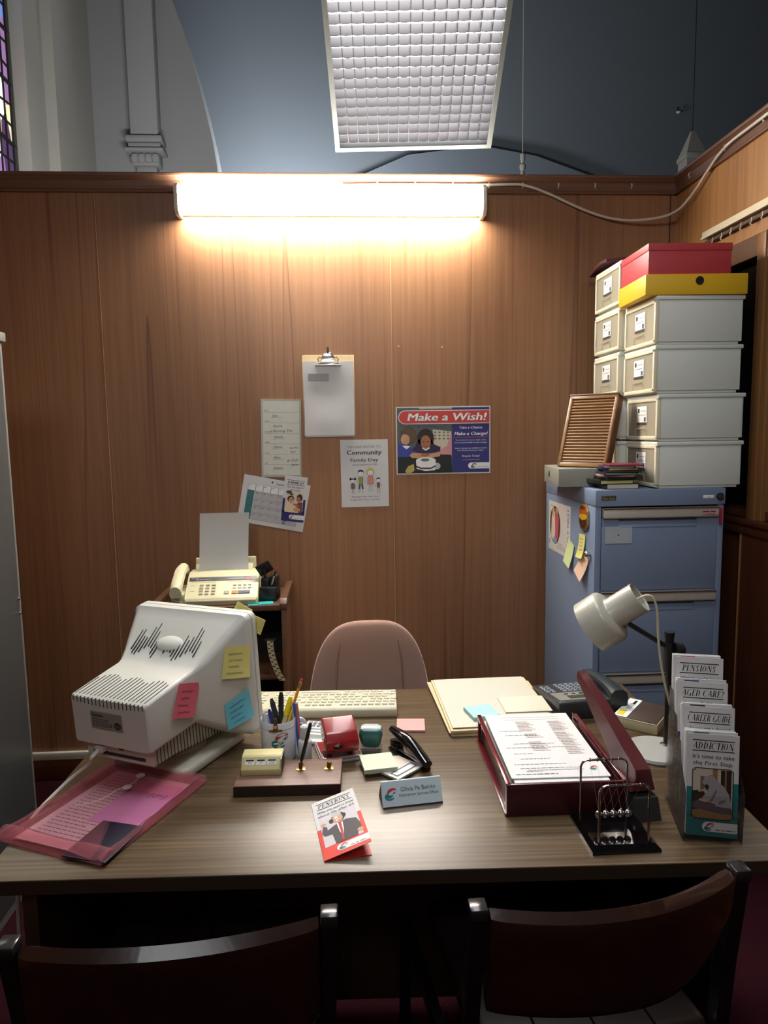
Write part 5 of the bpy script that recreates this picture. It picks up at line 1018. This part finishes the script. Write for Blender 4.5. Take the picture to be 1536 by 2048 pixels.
# two-weight serif capitals for the leaflets
def serif(sh, txt, cx, y, h, width, m, n=2, shear=.18):
    K, T = .17, .05      # thick and thin strokes
    G = {'P': (.62, [('v', .12, 0, 1), ('b', .12, .5, 1)]), 'E': (.6, [('v', .12, 0, 1), ('h', .12, .56, .98), ('h', .12, .46, .5), ('h', .12, .58, .02), ('t', .56, .8, .98), ('t', .58, .02, .22)]),
         'N': (.8, [('w', .12, 0, 1), ('d', .12, 1, .66, 0), ('w', .66, 0, 1)]), 'S': (.58, [('s',)]), 'I': (.32, [('v', .16, 0, 1)]), 'O': (.78, [('o',)]), 'A': (.76, [('e', .08, 0, .38, 1), ('d', .38, 1, .66, 0), ('h', .2, .52, .36)]),
         'G': (.78, [('c',), ('w2', .62, 0, .42)]), 'D': (.76, [('v', .12, 0, 1), ('b2', .12)]), 'C': (.72, [('c',)]), 'R': (.72, [('v', .12, 0, 1), ('b', .12, .48, 1), ('d', .34, .5, .62, 0)]),
         'U': (.78, [('v', .12, .25, 1), ('w', .62, .25, 1), ('u',)]), 'T': (.66, [('v', .33, 0, 1), ('h', .06, .6, .97), ('t', .06, .76, .97), ('t', .6, .76, .97)]), '?': (.5, [('q',)]), ' ': (.3, [])}
    tot = sum(G[c][0]+.08 for c in txt); k = width/tot/h; x = cx-width/2
    def P(px, py): return (x+(px*k+0)*h+(py-.5)*h*shear, y+py*h)
    def q(x0, y0, x1, y1): sh.poly([P(x0, y0), P(x1, y0), P(x1, y1), P(x0, y1)], m, n)
    def arc(cx_, cy_, rx, ry, a0, a1, vert=True):
        N = 12
        for i in range(N):
            A, Bn = R(a0+(a1-a0)*i/N), R(a0+(a1-a0)*(i+1)/N)
            wA = T+(K-T)*abs(math.cos(A)); wB = T+(K-T)*abs(math.cos(Bn))
            sh.poly([P(cx_+rx*math.cos(A), cy_+ry*math.sin(A)), P(cx_+rx*math.cos(Bn), cy_+ry*math.sin(Bn)), P(cx_+(rx-wB)*math.cos(Bn), cy_+(ry-T)*math.sin(Bn)), P(cx_+(rx-wA)*math.cos(A), cy_+(ry-T)*math.sin(A))], m, n)
    for c in txt:
        for s in G[c][1]:
            if s[0] in 'vw' or s[0] == 'w2':
                ww = K if s[0] == 'v' else T; 
                if s[0] == 'w2': ww = K
                q(s[1], s[2], s[1]+ww, s[3])
                if s[2] == 0: q(s[1]-.07, 0, s[1]+ww+.07, T)
                if s[3] == 1: q(s[1]-.07, 1-T, s[1]+ww+.07, 1)
            elif s[0] == 'h': q(s[1], s[3]-T/2, s[2], s[3]+T/2)
            elif s[0] == 't': q(s[1]-.02, s[2], s[1]+.03, s[3])
            elif s[0] == 'd': sh.poly([P(s[1], s[2]), P(s[1]+K, s[2]), P(s[3]+K*.8, s[4]), P(s[3]-K*.2, s[4])][::1], m, n)
            elif s[0] == 'e': sh.poly([P(s[1], s[2]), P(s[1]+T, s[2]), P(s[3]+T, s[4]), P(s[3], s[4])], m, n)
            elif s[0] == 'b': arc(s[1]+.2, (s[2]+s[3])/2, .32, (s[3]-s[2])/2, -90, 90)
            elif s[0] == 'b2': arc(.3, .5, .42, .5, -90, 90)
            elif s[0] == 'o': arc(.4, .5, .34, .5, 0, 360)
            elif s[0] == 'c': arc(.4, .5, .34, .5, 50, 310)
            elif s[0] == 'u': arc(.42, .26, .30, .26, 180, 360)
            elif s[0] == 's': arc(.3, .74, .2, .26, 20, 270); arc(.3, .26, .22, .28, -160, 90)
            elif s[0] == 'q': arc(.26, .74, .2, .26, -90, 160); q(.2, .2, .28, .5); q(.18, 0, .32, .12)
        x += (G[c][0]+.08)*k*h
def leaf(sh, title, lines, accent, pic, w_=.099, h_=.21, mode='split'):
    x = w_/2
    for y in (h_-.013, h_-.0345): sh.rect(-x+.009, y-.0009, x-.009, y+.0009, INK, 2)
    serif(sh, title, 0, h_-.0305, .0135, min(.086, .0088*len(title)), INK)
    for k, l in enumerate(lines): sh.text(l, 0, h_-.050-k*.0135, .0085, GT, 2, width=min(.080, .0052*len(l)), shear=.2, bold=.02)
    sh.rect(-x, 0, x, .043, accent, .6); sh.rect(-x, .04, -x+.010, .100, accent, .6); sh.rect(x-.010, .04, x, .112, accent, .6)
    pic(sh, -.039, .039, .036, .140)
    pill(sh, -.018, x, .010, .030, WHITE, 3); logo(sh, -.005, .020, .0088, 4); sh.greek(.008, x-.004, .0135, .0036, GREY, 4)
sh = Sheet(b, lambda u, v, n: g(u+.047, v, .0006+n)); leaf(sh, 'PENSIONS', ['What you need to know', 'about life after 65.'], M('leaflet_red', (226, 62, 52), .4), pic_man, .094, .205)
b.out('cover', t)

# ---------------- papers right of centre ----------------
FOL = M('folder_buff', (212, 192, 154), .6, var=.02); CRP = M('paper_cream', (210, 204, 186), .7, var=.02)
for k, (u, v, r, w_, h_, m, nm) in enumerate(((.392, .742, 2.0, .300, .372, FOL, 'lowest'), (.378, .748, 4.5, .298, .370, FOL, 'middle'), (.385, .742, 3.2, .295, .372, FOL, 'upper'))):
    b = B(); b.shell(lambda uu, vv, s: (-w_/2+w_*uu, -h_/2+h_*vv, .001+.0015*math.sin(3*uu+k)*vv+s), 6, 6, .004, m); b.out('manila_folder', None, dk(u, v, k*.0062), rz=DA+R(r), label='buff manila folder, %s of the pile behind the red letter tray' % nm, cat='folder', group='manila folders behind the letter tray')
b = B(); b.shell(lambda uu, vv, s: (-.140+.28*uu, -.178+.356*vv, .0005*math.sin(5*uu)+s), 6, 6, .0012, CRP); sh = Sheet(b, lambda u, v, n: (u, v, .0018+n))
for k in range(34): sh.rect(-.132+k*.0080, -.172, -.1312+k*.0080, .172, M('rule_blue', (176, 184, 190), .6), 1)
for k in range(7): sh.ell(-.11+k*.036, -.170, .0014, .0014, INK, 1, 8)
b.out('ruled_pad', None, dk(.383, .744, .0205), rz=DA+R(3.2), label='cream ruled writing pad on top of the manila folders', cat='writing pad')
b = B(); b.box(-.065, .065, -.055, .055, 0, .002, M('env_cream', (216, 210, 190), .7, var=.02), bev=.0005); b.out('cream_envelope', None, dk(.472, .700, .0235), rz=DA+R(2), label='small cream envelope half under the printed sheets, beside the cyan pad', cat='envelope')
pad('pale cyan note pad on the ruled pad beside the letter tray', .342, .640, .076, .076, .010, 14, M('pad_cyan', (164, 210, 210), .7, var=.02), .0232)
# letter tray
TR = M('tray_maroon', (104, 22, 34), .22, var=.03, coat=.3); TRD = M('tray_maroon_shaded', (62, 16, 24), .3)  # darker copy of the maroon paints shade on front and inner walls
t = deskthing('letter_tray', 'deep red plastic letter tray full of printed forms', 'letter tray', .441, .348, 1.0)
b = B(); b.box(-.122, .122, -.172, .17, 0, .004, TR, bev=.001); b.out('floor_panel', t)
b = B(); b.box(-.126, .126, -.180, -.172, 0, .070, TRD, bev=.0015); b.out('front_wall', t)
for s in (-1, 1):
    b = B(); x = s*.122
    b.box(x-.005, x+.005, -.178, .172, .064, .072, TR, bev=.0012); b.box(x-.007, x+.007, -.178, .172, 0, .007, TR, bev=.0012)
    b.prism([(.172, 0), (.172, .072), (.163, .072), (.158, 0)], 'yz', x-.004, x+.004, TR); b.prism([(-.178, 0), (-.178, .07), (-.168, .07), (-.168, 0)], 'yz', x-.004, x+.004, TR)
    for y in (-.15, -.12, .12): b.box(x-.0054, x+.0054, y, y+.008, .066, .0705, BLACKGAP)
    b.out('side_frame', t)
b = B(); b.box(-.1175, -.1145, -.17, .16, .004, .060, TRD); b.out('inner_wall', t)
b = B(); b.box(.1145, .1175, -.17, .16, .004, .060, TRD); b.out('inner_wall', t)
t2 = deskthing('form_stack', 'thick stack of white printed forms in the red letter tray', 'papers', .436, .357, 0.6, .0045)
b = B()
random.seed(4)
for k in range(9): j = random.uniform(-.002, .002); b.box(-.100+j, .100+j, -.172+j*.5, .172+j, k*.0066, k*.0066+.0064, PAPER)
b.out('lower_sheets', t2)
b = B(); b.box(-.103, .107, -.158, .172, .0600, .0625, PAPER); sh = Sheet(b, lambda u, v, n: (u, v, .0625+n))
PG_ = M('form_grey', (196, 184, 178), .6)
sh.line([(-.07, .150), (.08, .150)], .0012, GREY, 1); sh.line([(-.06, .136), (.078, .138)], .001, GREY, 1)
for x0, y1, n_ in ((-.035, .125, 7), (.045, .125, 7), (-.028, .055, 3), (.045, .06, 6), (-.028, .012, 6), (.048, .01, 8)):
    for k in range(n_): sh.rect(x0+.002*(k % 3), y1-.0085*k-.006, x0+.030+.006*((k*7) % 3), y1-.0085*k, PG_, 1); sh.greek(x0, x0+.030, y1-.0085*k-.004, .003, GREY, 2, k)
for k, y in enumerate((.07, .045, .0, -.02, -.05, -.075, -.1, -.118, -.132)): sh.greek(-.085+.01*(k % 3), -.03+.03*(k % 4), y, .0035, GREY, 2, k)
sh.text('Social Services Assistance Payment Form', .0, -.128, .0055, INK, 2, width=.12); logo(sh, .082, -.122, .009, 3); sh.greek(-.09, .0, -.144, .004, INK, 2)
b.out('top_form', t2)
# desk phone
PH = M('phone_charcoal', (48, 52, 56), .35); PHS = M('phone_silver', (150, 148, 138), .35, .2)
t = deskthing('desk_phone', 'charcoal desk telephone with silver display panel behind the stapler', 'telephone', .640, .752, 7)
b = B(); b.prism([(-.105, 0), (-.105, .048), (-.098, .052), (.100, .026), (.108, .018), (.108, 0)], 'yz', -.100, .100, PH, bev=.004); b.out('body', t)
f2 = lambda u, v, n: (u, v, .0512-(v+.1)*.131+n)
b = B(); b.loft([[f2(x, y, -.002) for x, y in ((-.092, -.096), (.035, -.096), (.035, -.012), (-.092, -.012))], [f2(x, y, .003) for x, y in ((-.090, -.094), (.033, -.094), (.033, -.014), (-.090, -.014))]], PHS); b.out('face_plate', t)
b = B(); b.loft([[f2(x, y, .002) for x, y in ((-.058, -.082), (.018, -.082), (.018, -.050), (-.058, -.050))], [f2(x, y, .0040) for x, y in ((-.057, -.081), (.017, -.081), (.017, -.051), (-.057, -.051))]], M('lcd_olive', (66, 66, 50), .15)); b.out('display', t)
b = B(); b.loft([[(-.0055, -.0042, 0), (.0055, -.0042, 0), (.0055, .0042, 0), (-.0055, .0042, 0)], [(-.0045, -.0034, .005), (.0045, -.0034, .005), (.0045, .0034, .005), (-.0045, .0034, .005)]], M('phone_key', (170, 176, 184), .4)); k0 = b.out('key', t); first = True
for i in range(8):
    for j in range(5):
        if i == 2 and j < 5: continue
        if i < 2 and j > 3: continue
        k = k0 if first else k0.copy()
        if not first: C.objects.link(k); k.parent = t
        first = False; x, y = -.088+i*.0165, .004+j*.0185; k.location = f2(x, y, -.001); k.rotation_euler = (R(-7.5), 0, 0)
for i in range(4): b = B(); b.box(-.0055, .0055, -.002, .002, 0, .0035, PH, bev=.0008); b.out('soft_key', t, f2(-.052+i*.022, -.036, .002))
b = B(); secs = []
for k in range(13):
    u = k/12; y = -.108+.212*u; e_ = abs(2*u-1); z = .062-.012*u+.010*(1-e_**2); w_ = .021+.006*e_**3; h_ = .013+.016*e_**4
    secs.append([(.072+w_*c_, y, z-(.012*e_**4)+h_*s_) for c_, s_ in ((1, 0), (.85, .6), (.45, .9), (-.45, .9), (-.85, .6), (-1, 0), (-.85, -.6), (-.45, -.9), (.45, -.9), (.85, -.6))])
b.loft(secs, M('handset_charcoal', (44, 52, 56), .3)); b.out('handset', t)
# long-arm stapler
ST = M('stapler_maroon', (76, 26, 32), .3, var=.03, coat=.25); STG = M('stapler_grey', (52, 54, 54), .5)
t = deskthing('heavy_duty_stapler', 'long maroon heavy-duty stapler with its handle raised', 'stapler', .598, .165, 7)
b = B(); b.box(-.030, .030, -.02, .27, 0, .014, STG, bev=.004); b.loft([[(-.031, -.03, 0), (.027, -.03, 0), (.027, .06, 0), (-.031, .06, 0)], [(-.027, -.024, .048), (.021, -.024, .048), (.021, .05, .048), (-.027, .05, .048)]], STG); b.out('base', t)
b = B(); b.box(-.010, .010, .05, .262, .030, .048, M('steel', (150, 150, 146), .3, .9), bev=.002); b.box(-.02, .02, .19, .255, .0135, .0165, M('steel', ()), bev=.001); b.out('magazine', t)
b = B(); secs = []
for (y, zb, zt, wb, wt, xo) in ((-.016, .060, .088, .024, .017, -.006), (-.010, .056, .102, .0255, .0165, -.006), (.02, .050, .113, .0255, .016, -.005), (.058, .054, .124, .025, .016, -.004), (.062, .070, .126, .0245, .0155, -.004), (.12, .100, .146, .022, .014, -.003), (.19, .134, .170, .019, .0125, -.002), (.26, .166, .191, .0155, .011, -.001), (.302, .184, .202, .013, .010, .0), (.309, .189, .199, .010, .008, .0)):
    secs.append([(xo-wb, y, zb), (xo+wb, y, zb), (xo+wt, y, zt), (xo-wt, y, zt)])
b.loft(secs, ST); b.box(-.0305, .0305, .018, .0195, .03, .118, TRD) if False else None
b.out('handle', t, angle=25) if False else b.out('handle', t)
# cream carton
t = deskthing('pen_carton', 'shallow cream box with a brown lid and white label by the lamp', 'box', .778, .622, -38)
b = B(); b.box(-.058, .058, -.072, .072, 0, .027, M('carton_cream', (206, 198, 160), .5), bev=.001); b.out('tray', t)
b = B(); b.box(-.056, .056, -.070, .070, .027, .0295, M('carton_brown', (64, 48, 40), .5), bev=.0006); b.box(-.0585, .0585, -.0725, .0725, .0255, .0275, M('carton_rim', (226, 220, 190), .5), bev=.0005); b.out('lid', t)
b = B(); sh = Sheet(b, lambda u, v, n: (u, v, .0297+n)); sh.rect(-.056, -.0705, -.022, .0705, WHITE, .6); sh.rect(-.052, -.060, -.034, -.02, M('carton_yellow', (226, 206, 60), .5), 1); sh.rect(-.038, .030, -.030, .060, INK, 1); sh.rect(-.044, -.01, -.03, .035, LGREY, 1); b.out('label', t)
# desk lamp
LP = M('lamp_grey', (176, 174, 160), .35, var=.02, coat=.2); LB = M('lamp_black', (20, 20, 22), .4); LI = M('lamp_inside', (214, 212, 204), .5)
pl = dk(.770, .450); t = thing('desk_lamp', 'grey adjustable desk lamp with a black stem and stepped shade', 'lamp', pl, 0)
b = B(); b.lathe([(.074, 0), (.076, .004), (.073, .010), (.045, .014), (0, .015)], M('lamp_base_grey', (170, 172, 168), .45), 44, T=Matrix.Translation((-.030, -.012, 0))); b.out('base', t)
b = B(); b.cyl((0, 0, .012), (0, 0, .21), .0075, LB, seg=18); b.cyl((0, 0, .20), (0, 0, .275), .013, LB, seg=20); b.cyl((0, 0, .275), (0, 0, .283), .009, LB, seg=16); b.lathe([(.02, .012), (.012, .016), (.0075, .018)], LB, 20); b.out('stem', t)
b = B(); b.cyl((-.001, 0, .277), (-.001, 0, .300), .010, LB, r1=.0125, seg=12); b.out('top_knob', t)
b = B(); b.cyl((.008, -.012, .258), (.026, -.012, .258), .017, LB, seg=24); b.cyl((.024, -.012, .258), (.030, -.012, .258), .011, LB, seg=20); b.out('clamp_wheel', t)
cap = Vector((.697, 1.575, 1.140)); bot = Vector((.598, 1.630, 1.053)); ax = (bot-cap).normalized(); Ls = (bot-cap).length
b = B(); b.tube([(0, 0, .258), tuple(Vector((.668, 1.615, 1.078))-pl)], .0062, LB, 10); b.out('arm', t)
q_ = ax.to_track_quat('Z', 'Y'); Tsh = Matrix.Translation(cap-pl) @ q_.to_matrix().to_4x4()
b = B(); b.lathe([(.034, .004), (.0365, 0), (.0375, .001), (.0375, .070), (.040, .074), (.058, .077), (.0635, .082), (.0655, .088), (.0655, .140), (.064, .1405), (.0635, .139), (.0635, .088), (.057, .080), (.036, .074), (.0355, .004)], LP, 48, cap=False)
sh_ = b.out('shade', t); sh_.matrix_local = Tsh
b = B(); b.lathe([(.0, .012), (.010, .010), (.014, .016), (.014, .028), (.018, .034), (.018, .060), (.0, .062)], LI, 20); b.cyl((0, 0, .055), (.036, 0, .055), .003, LI); so = b.out('lamp_holder', sh_)
b = B(); b.sph((0, 0, .105), .028, M('bulb', (230, 228, 220), .25), 18); b.out('bulb', sh_)
b = B(); b.box(-.004, .004, -.004, .004, -.014, .014, LP, bev=.002); b.out('shade_bracket', t, tuple(Vector((.672, 1.600, 1.072))-pl), rot=(0, R(-30), 0))
cordm = M('lamp_cord', (206, 200, 170), .5)
cp = [cap+ax*.012, cap-ax*.010+Vector((.014, -.004, .004)), cap+Vector((.040, -.006, -.018)), Vector((.745, 1.575, 1.03)), Vector((.757, 1.578, .96)), Vector((.775, 1.585, .90)), Vector((.80, 1.60, .83)), Vector((.835, 1.62, .765)), Vector((.90, 1.7, .750)), Vector((.905, 1.75, .70)), Vector((.905, 1.77, .2)), Vector((.905, 1.79, .01))]
b = B(); b.tube([p-pl for p in cp], .0030, cordm, 8, smooth=3); b.out('cord', t)

# ---------------- brochure rack ----------------
AC = clear('acrylic_clear', (248, 248, 249), .045, .06, .025, (170, 160, 165))
HX, HY = (dk(.700, .070).x-.006), 1.2285
t = thing('brochure_rack', 'clear acrylic four-tier leaflet rack at the desk\'s right front', 'leaflet rack', (HX, HY, DZ), R(-14)); t.scale = (.95, .95, .95)
tiers = [(0., .012), (.042, .050), (.082, .086), (.122, .124)]   # depth and foot height of each leaflet
pw = .054; tl = R(6)
b = B()
prof = [(-.012, 0), (-.012, .012), (-.030, .150), (-.018, .155)]
def side_poly(): return [(-.014, 0), (-.020, .108), (.028, .150), (.035, .19), (.068, .190), (.075, .228), (.108, .228), (.115, .268), (.150, .268), (.165, 0)]
for s in (-1, 1): b.prism(side_poly(), 'yz', s*(pw+.001)-.001, s*(pw+.001)+.001, AC)
b.out('side_panel', t)
b = B(); b.box(-pw, pw, -.014, .165, 0, .0025, AC); b.out('base_panel', t)
for k, (y, z) in enumerate(tiers):
    b = B(); sx = Matrix.Translation((0, y-.009, z-.006)) @ Matrix.Rotation(-tl*.6, 4, 'X'); b.box(-pw, pw, -.001, .001, 0, .090 if k == 0 else .06, AC, T=sx)
    b.box(-pw, pw, y-.009, y+.030, z-.006, z-.004, AC); b.out('front_lip', t)
    if k: b = B(); b.box(-pw, pw, y-.012, y-.0105, z-.04, z+.11, AC); b.out('divider', t)
defs = [('ADDICTION', ["It's time to take", 'the First Step.'], M('leaflet_teal', (30, 124, 122), .4), pic_hood), ('CAREER GUIDE', ['So you got a degree?'], TEAL, pic_family), ('AGED CARE?', ['Not your final chapter.'], NAVY, pic_family), ('PENSIONS', ['What you need to know'], RED, pic_man)]
labs = [('addiction leaflet with a hooded figure, front pocket of the clear rack', 'teal leaflets behind the addiction leaflet in the clear rack'), ('career guide leaflet in the second pocket of the clear rack', 'sheaf of leaflets behind the career guide leaflet'), ('aged care leaflet in the third pocket of the clear rack', 'sheaf of leaflets behind the aged care leaflet'), ('pensions leaflet in the rear top pocket of the clear rack', 'sheaf of leaflets behind the rack\'s pensions leaflet')]
RZH = R(-14)
def hpos(x, y, z): v = Matrix.Rotation(RZH, 4, 'Z') @ Vector((x, y, z)); return Vector((HX, HY, DZ))+v
for k, (y, z) in enumerate(tiers):
    ti, li, ac, pc = defs[k]; xo = (.0, .002, -.001, .0)[k]
    b, sh = slabXZ(.099, .21, PAPER, .0012); leaf(sh, ti, li, ac, pc)
    b.out('rack_leaflet', None, hpos(xo, y-.004, z-.003), rot=Euler((-tl, R(1.0), RZH), 'XYZ'), label=labs[k][0], cat='leaflet').scale = (.94, 1, .94)
    b = B(); random.seed(k)
    for j in range(7): o_ = random.uniform(-.0028, .0004); zz = random.uniform(0, .006); b.box(-.0495+o_, .0490+o_, .0015+j*.0022, .0032+j*.0022, zz, .210+zz, PAPER)
    Sheet(b, lambda u, v, n: (u, .0015-n, v)).rect(-.036, .2095, -.006, .2125, (M('leaflet_teal', ()), INK, NAVY, PINKP)[k], .4)
    b.out('leaflet_sheaf', None, hpos(xo-.001, y-.003, z-.003), rot=Euler((-tl, R(.6), RZH), 'XYZ'), label=labs[k][1], cat='leaflets').scale = (.94, 1, .94)

# ---------------- Newton's cradle ----------------
t = deskthing('balance_ball_cradle', 'chrome swinging-ball cradle on a black base at the desk\'s front', 'desk toy', .5115, .098, 2.2)
CR = M('cradle_chrome', (206, 206, 206), .08, 1., var=.02)
b = B(); b.loft([[(-.062, -.068, 0), (.070, -.068, 0), (.070, .066, 0), (-.062, .066, 0)], [(-.062, -.068, .006), (.070, -.068, .006), (.070, .066, .006), (-.062, .066, .006)], [(-.054, -.058, .014), (.061, -.058, .014), (.061, .058, .014), (-.054, .058, .014)]], M('cradle_black', (8, 8, 9), .08, coat=.5)); b.out('base', t)
for y in (-.052, .052):
    w_ = .048; b = B(); b.tube([(-w_, y, .012), (-w_, y, .116), (-w_+.004, y, .124), (-w_+.012, y, .128), (w_-.012, y, .128), (w_-.004, y, .124), (w_, y, .116), (w_, y, .012)], .0024, CR, 10)
    for k in range(5): x = -.030+k*.015; b.cyl((x-.0015, y, .128), (x+.0015, y, .128), .0036, CR, seg=10)
    b.out('frame', t, (.003, 0, 0))
first = None
for k in range(5):
    x = -.030+k*.015+.003
    if first is None: b = B(); b.sph((0, 0, 0), .0074, CR, 20); b.cyl((0, 0, .006), (0, 0, .0095), .0016, CR, seg=8); first = b.out('ball', t, (x, 0, .042))
    else: o = first.copy(); C.objects.link(o); o.parent = t; o.location = (x, 0, .042)
    b = B(); b.tube([(x, -.052, .126), (x, 0, .051), (x, .052, .126)], .00014, M('thread', (150, 150, 150), .5), 4); b.out('thread', t)

# ---------------- chairs ----------------
FAB = M('chair_pinkbrown', (178, 140, 124), .95, var=.05, scale=300, bump=.3, bscale=600, sheen=.4)
t = thing('office_chair', 'pinkish-brown fabric office chair behind the desk', 'chair', (.083, 2.36, 0), R(2))
b = B(); 
def cb(u, v, s):
    a = (u-.5)*2; z = .47+.43*v; hw = .203*(1-.06*v)
    top = (1-abs(a)**3.2*.60*max(0, v-.25)**1.2)
    zz = .47+(.416)*v*(1-.36*abs(a)**4.0*v)
    x = a*hw*(1-.42*max(0, (v-.45)/.55)**3*1.0)
    y = .035*(a*a)*-1+.02*math.sin(v*3)
    bul = .028*math.sqrt(max(0, 1-abs(a)**6))*math.sqrt(max(.0, 1-abs(2*v-1)**7))
    return (x, y+(bul if s else -bul), zz)
secs = []
for k in range(27):
    tt = (1-k/26)**2*.428; z = .888-tt; v = 1-tt/.428; w_ = .214*(1-max(0, 1-tt/.36)**2)**(1/3.4)+.0005; d_ = .030*(1-abs(2*v-1)**8)**.5+.001 if k < 26 else .001
    if k == 26: w_ = .02
    secs.append([(w_*math.copysign(abs(math.cos(R(a)))**.75, math.cos(R(a))), .02*math.sin(v*3)-.03*math.cos(R(a))**2*(w_/.2)**2+d_*math.copysign(abs(math.sin(R(a)))**.8, math.sin(R(a))), z) for a in range(0, 360, 10)])
b.loft(secs, FAB); b.out('backrest', t)
b = B()
for sx in (-1, 1): b = B(); b.tube([(sx*.118, -.021, .50), (sx*.118, -.024, .62), (sx*.112, -.024, .76), (sx*.10, -.020, .82)], .0022, M('seam_brown', (158, 124, 110), .9), 6); b.out('piping', t)
b = B(); b.prism([(-.24, -.02), (-.22, -.22+.0), (.22, -.22), (.24, -.02), (.23, .22), (-.23, .22)], 'xy', .40, .47, FAB, bev=.03, seg=3, T=Matrix.Translation((0, .22, 0))); b.out('seat', t)
b = B(); b.tube([(0, .03, .60), (0, -.03, .45), (0, .1, .385), (0, .25, .385)], .018, BK, 8); b.cyl((0, .24, .1), (0, .24, .40), .028, BK); b.out('stem', t)
for k in range(5):
    a = R(72*k+20); b = B(); b.tube([(0, .24, .11), (.27*math.cos(a), .24+.27*math.sin(a), .065)], [.022, .014], BK, 8); b.sph((.27*math.cos(a), .24+.27*math.sin(a), .028), .028, BK, 10); b.out('foot', t)

LEA = M('leather_brown', (52, 30, 22), .24, var=.15, scale=14, bump=.12, bscale=60, coat=.35, rgb2=(36, 20, 16)); LEB = M('chair_metal_black', (16, 15, 15), .3, coat=.2); CAPB = M('chair_cap', (60, 60, 62), .2, .5)
def visitor(name_lab, c, L, Rr, sag, zt, zb_fn, tilt, feet):
    # L,R: top ends of the back in world xy; sag: how far the middle bows to the viewer
    t = thing('visitor_chair', name_lab, 'chair', (c[0], c[1], 0), 0, 'brown leather visitor chairs in front of the desk')
    Lv, Rv = Vector(L)-Vector(c), Vector(Rr)-Vector(c); n_ = Vector((-(Rv-Lv).y, (Rv-Lv).x)).normalized()   # towards the desk
    def top(a): # a in -1..1
        p = Lv.lerp(Rv, (a+1)/2); return p-n_*sag*(1-abs(a)**2.0)
    def f(u, v, s):
        a = (u-.5)*2*.985; p = top(a); zb = zb_fn(a); z = zb+(zt-zb)*v; lean = tilt*(zt-z)
        p = p+n_*(lean)-n_*.0
        th = .019*math.sqrt(max(0, 1-abs(2*v-1)**8))*(1 if abs(a) < .97 else .8)
        q = p+n_*(th if s else -th); return (q.x, q.y, z)
    b = B(); b.shell(lambda u, v, s: f(u, v, 1 if s else 0), 30, 16, 1, LEA); b.out('backrest', t)
    for k, e_ in enumerate((Lv, Rv)):
        d = (Rv-Lv).normalized()*(-1 if k == 0 else 1)*.014; e2 = e_+d
        fo = Vector(feet[k])-Vector(c); b = B(); m_ = e2.lerp(fo, .33)
        b.loft([[(p.x+sx*.012, p.y+sy*.014, z) for sx, sy in ((-1, -1), (1, -1), (1, 1), (-1, 1))] for p, z in ((e2, zt+.002), (e2+(fo-e2)*.2+n_*.02, .62), (e2+(fo-e2)*.35+n_*.03, .47), (fo, .0))], LEB); pst = b.out('rear_leg', t)
        b = B(); b.box(e2.x-.014, e2.x+.014, e2.y-.016, e2.y+.016, zt-.012, zt+.008, CAPB, bev=.003); b.out('end_cap', pst)
        fr = fo+n_*.46; b = B(); b.loft([[(p.x+sx*.012, p.y+sy*.012, z) for sx, sy in ((-1, -1), (1, -1), (1, 1), (-1, 1))] for p, z in ((fr-n_*.02, .44), (fr, 0))], LEB); b.out('front_leg', t)
        b = B(); b.loft([[(p.x, p.y, z) for z in (.41, .44)] + [(p.x+.02, p.y, z) for z in (.44, .41)] for p in (fo+n_*.02, fr)], LEB); b.out('seat_rail', t)
    mid = (Lv+Rv)/2; hw = (Rv-Lv).length/2-.01; dx = (Rv-Lv).normalized()
    b = B(); P_ = [mid+dx*hw*a+n_*q for a, q in ((-1, .02), (1, .02), (.98, .44), (-.98, .44))]
    b.prism([(p.x, p.y) for p in P_], 'xy', .44, .505, M('leather_seat', (44, 34, 30), .4, var=.15, scale=14, bump=.1, bscale=60), bev=.02, seg=3)
    for k in (-.5, 0, .5): p0, p1 = mid+dx*hw*k+n_*.03, mid+dx*hw*k+n_*.43; b.tube([(p0.x, p0.y, .5045), (p1.x, p1.y, .5045)], .0025, LEB, 6)
    b.out('seat', t); return t
visitor('brown leather visitor chair nearest the photo\'s left corner, back to the viewer', (-.27, 1.0), (-.492, .985), (-.048, 1.012), .030, .792, lambda a: .56+.05*abs(a)**3, .10, ((-.43, .96), (-.05, .99)))
visitor('brown leather visitor chair on the right with a sheen along its top edge', (.42, 1.03), (.212, 1.005), (.640, 1.060), .045, .795, lambda a: .595+(.012+.145*max(0, a)**3), .06, ((.175, 1.0), (.61, 1.02)))
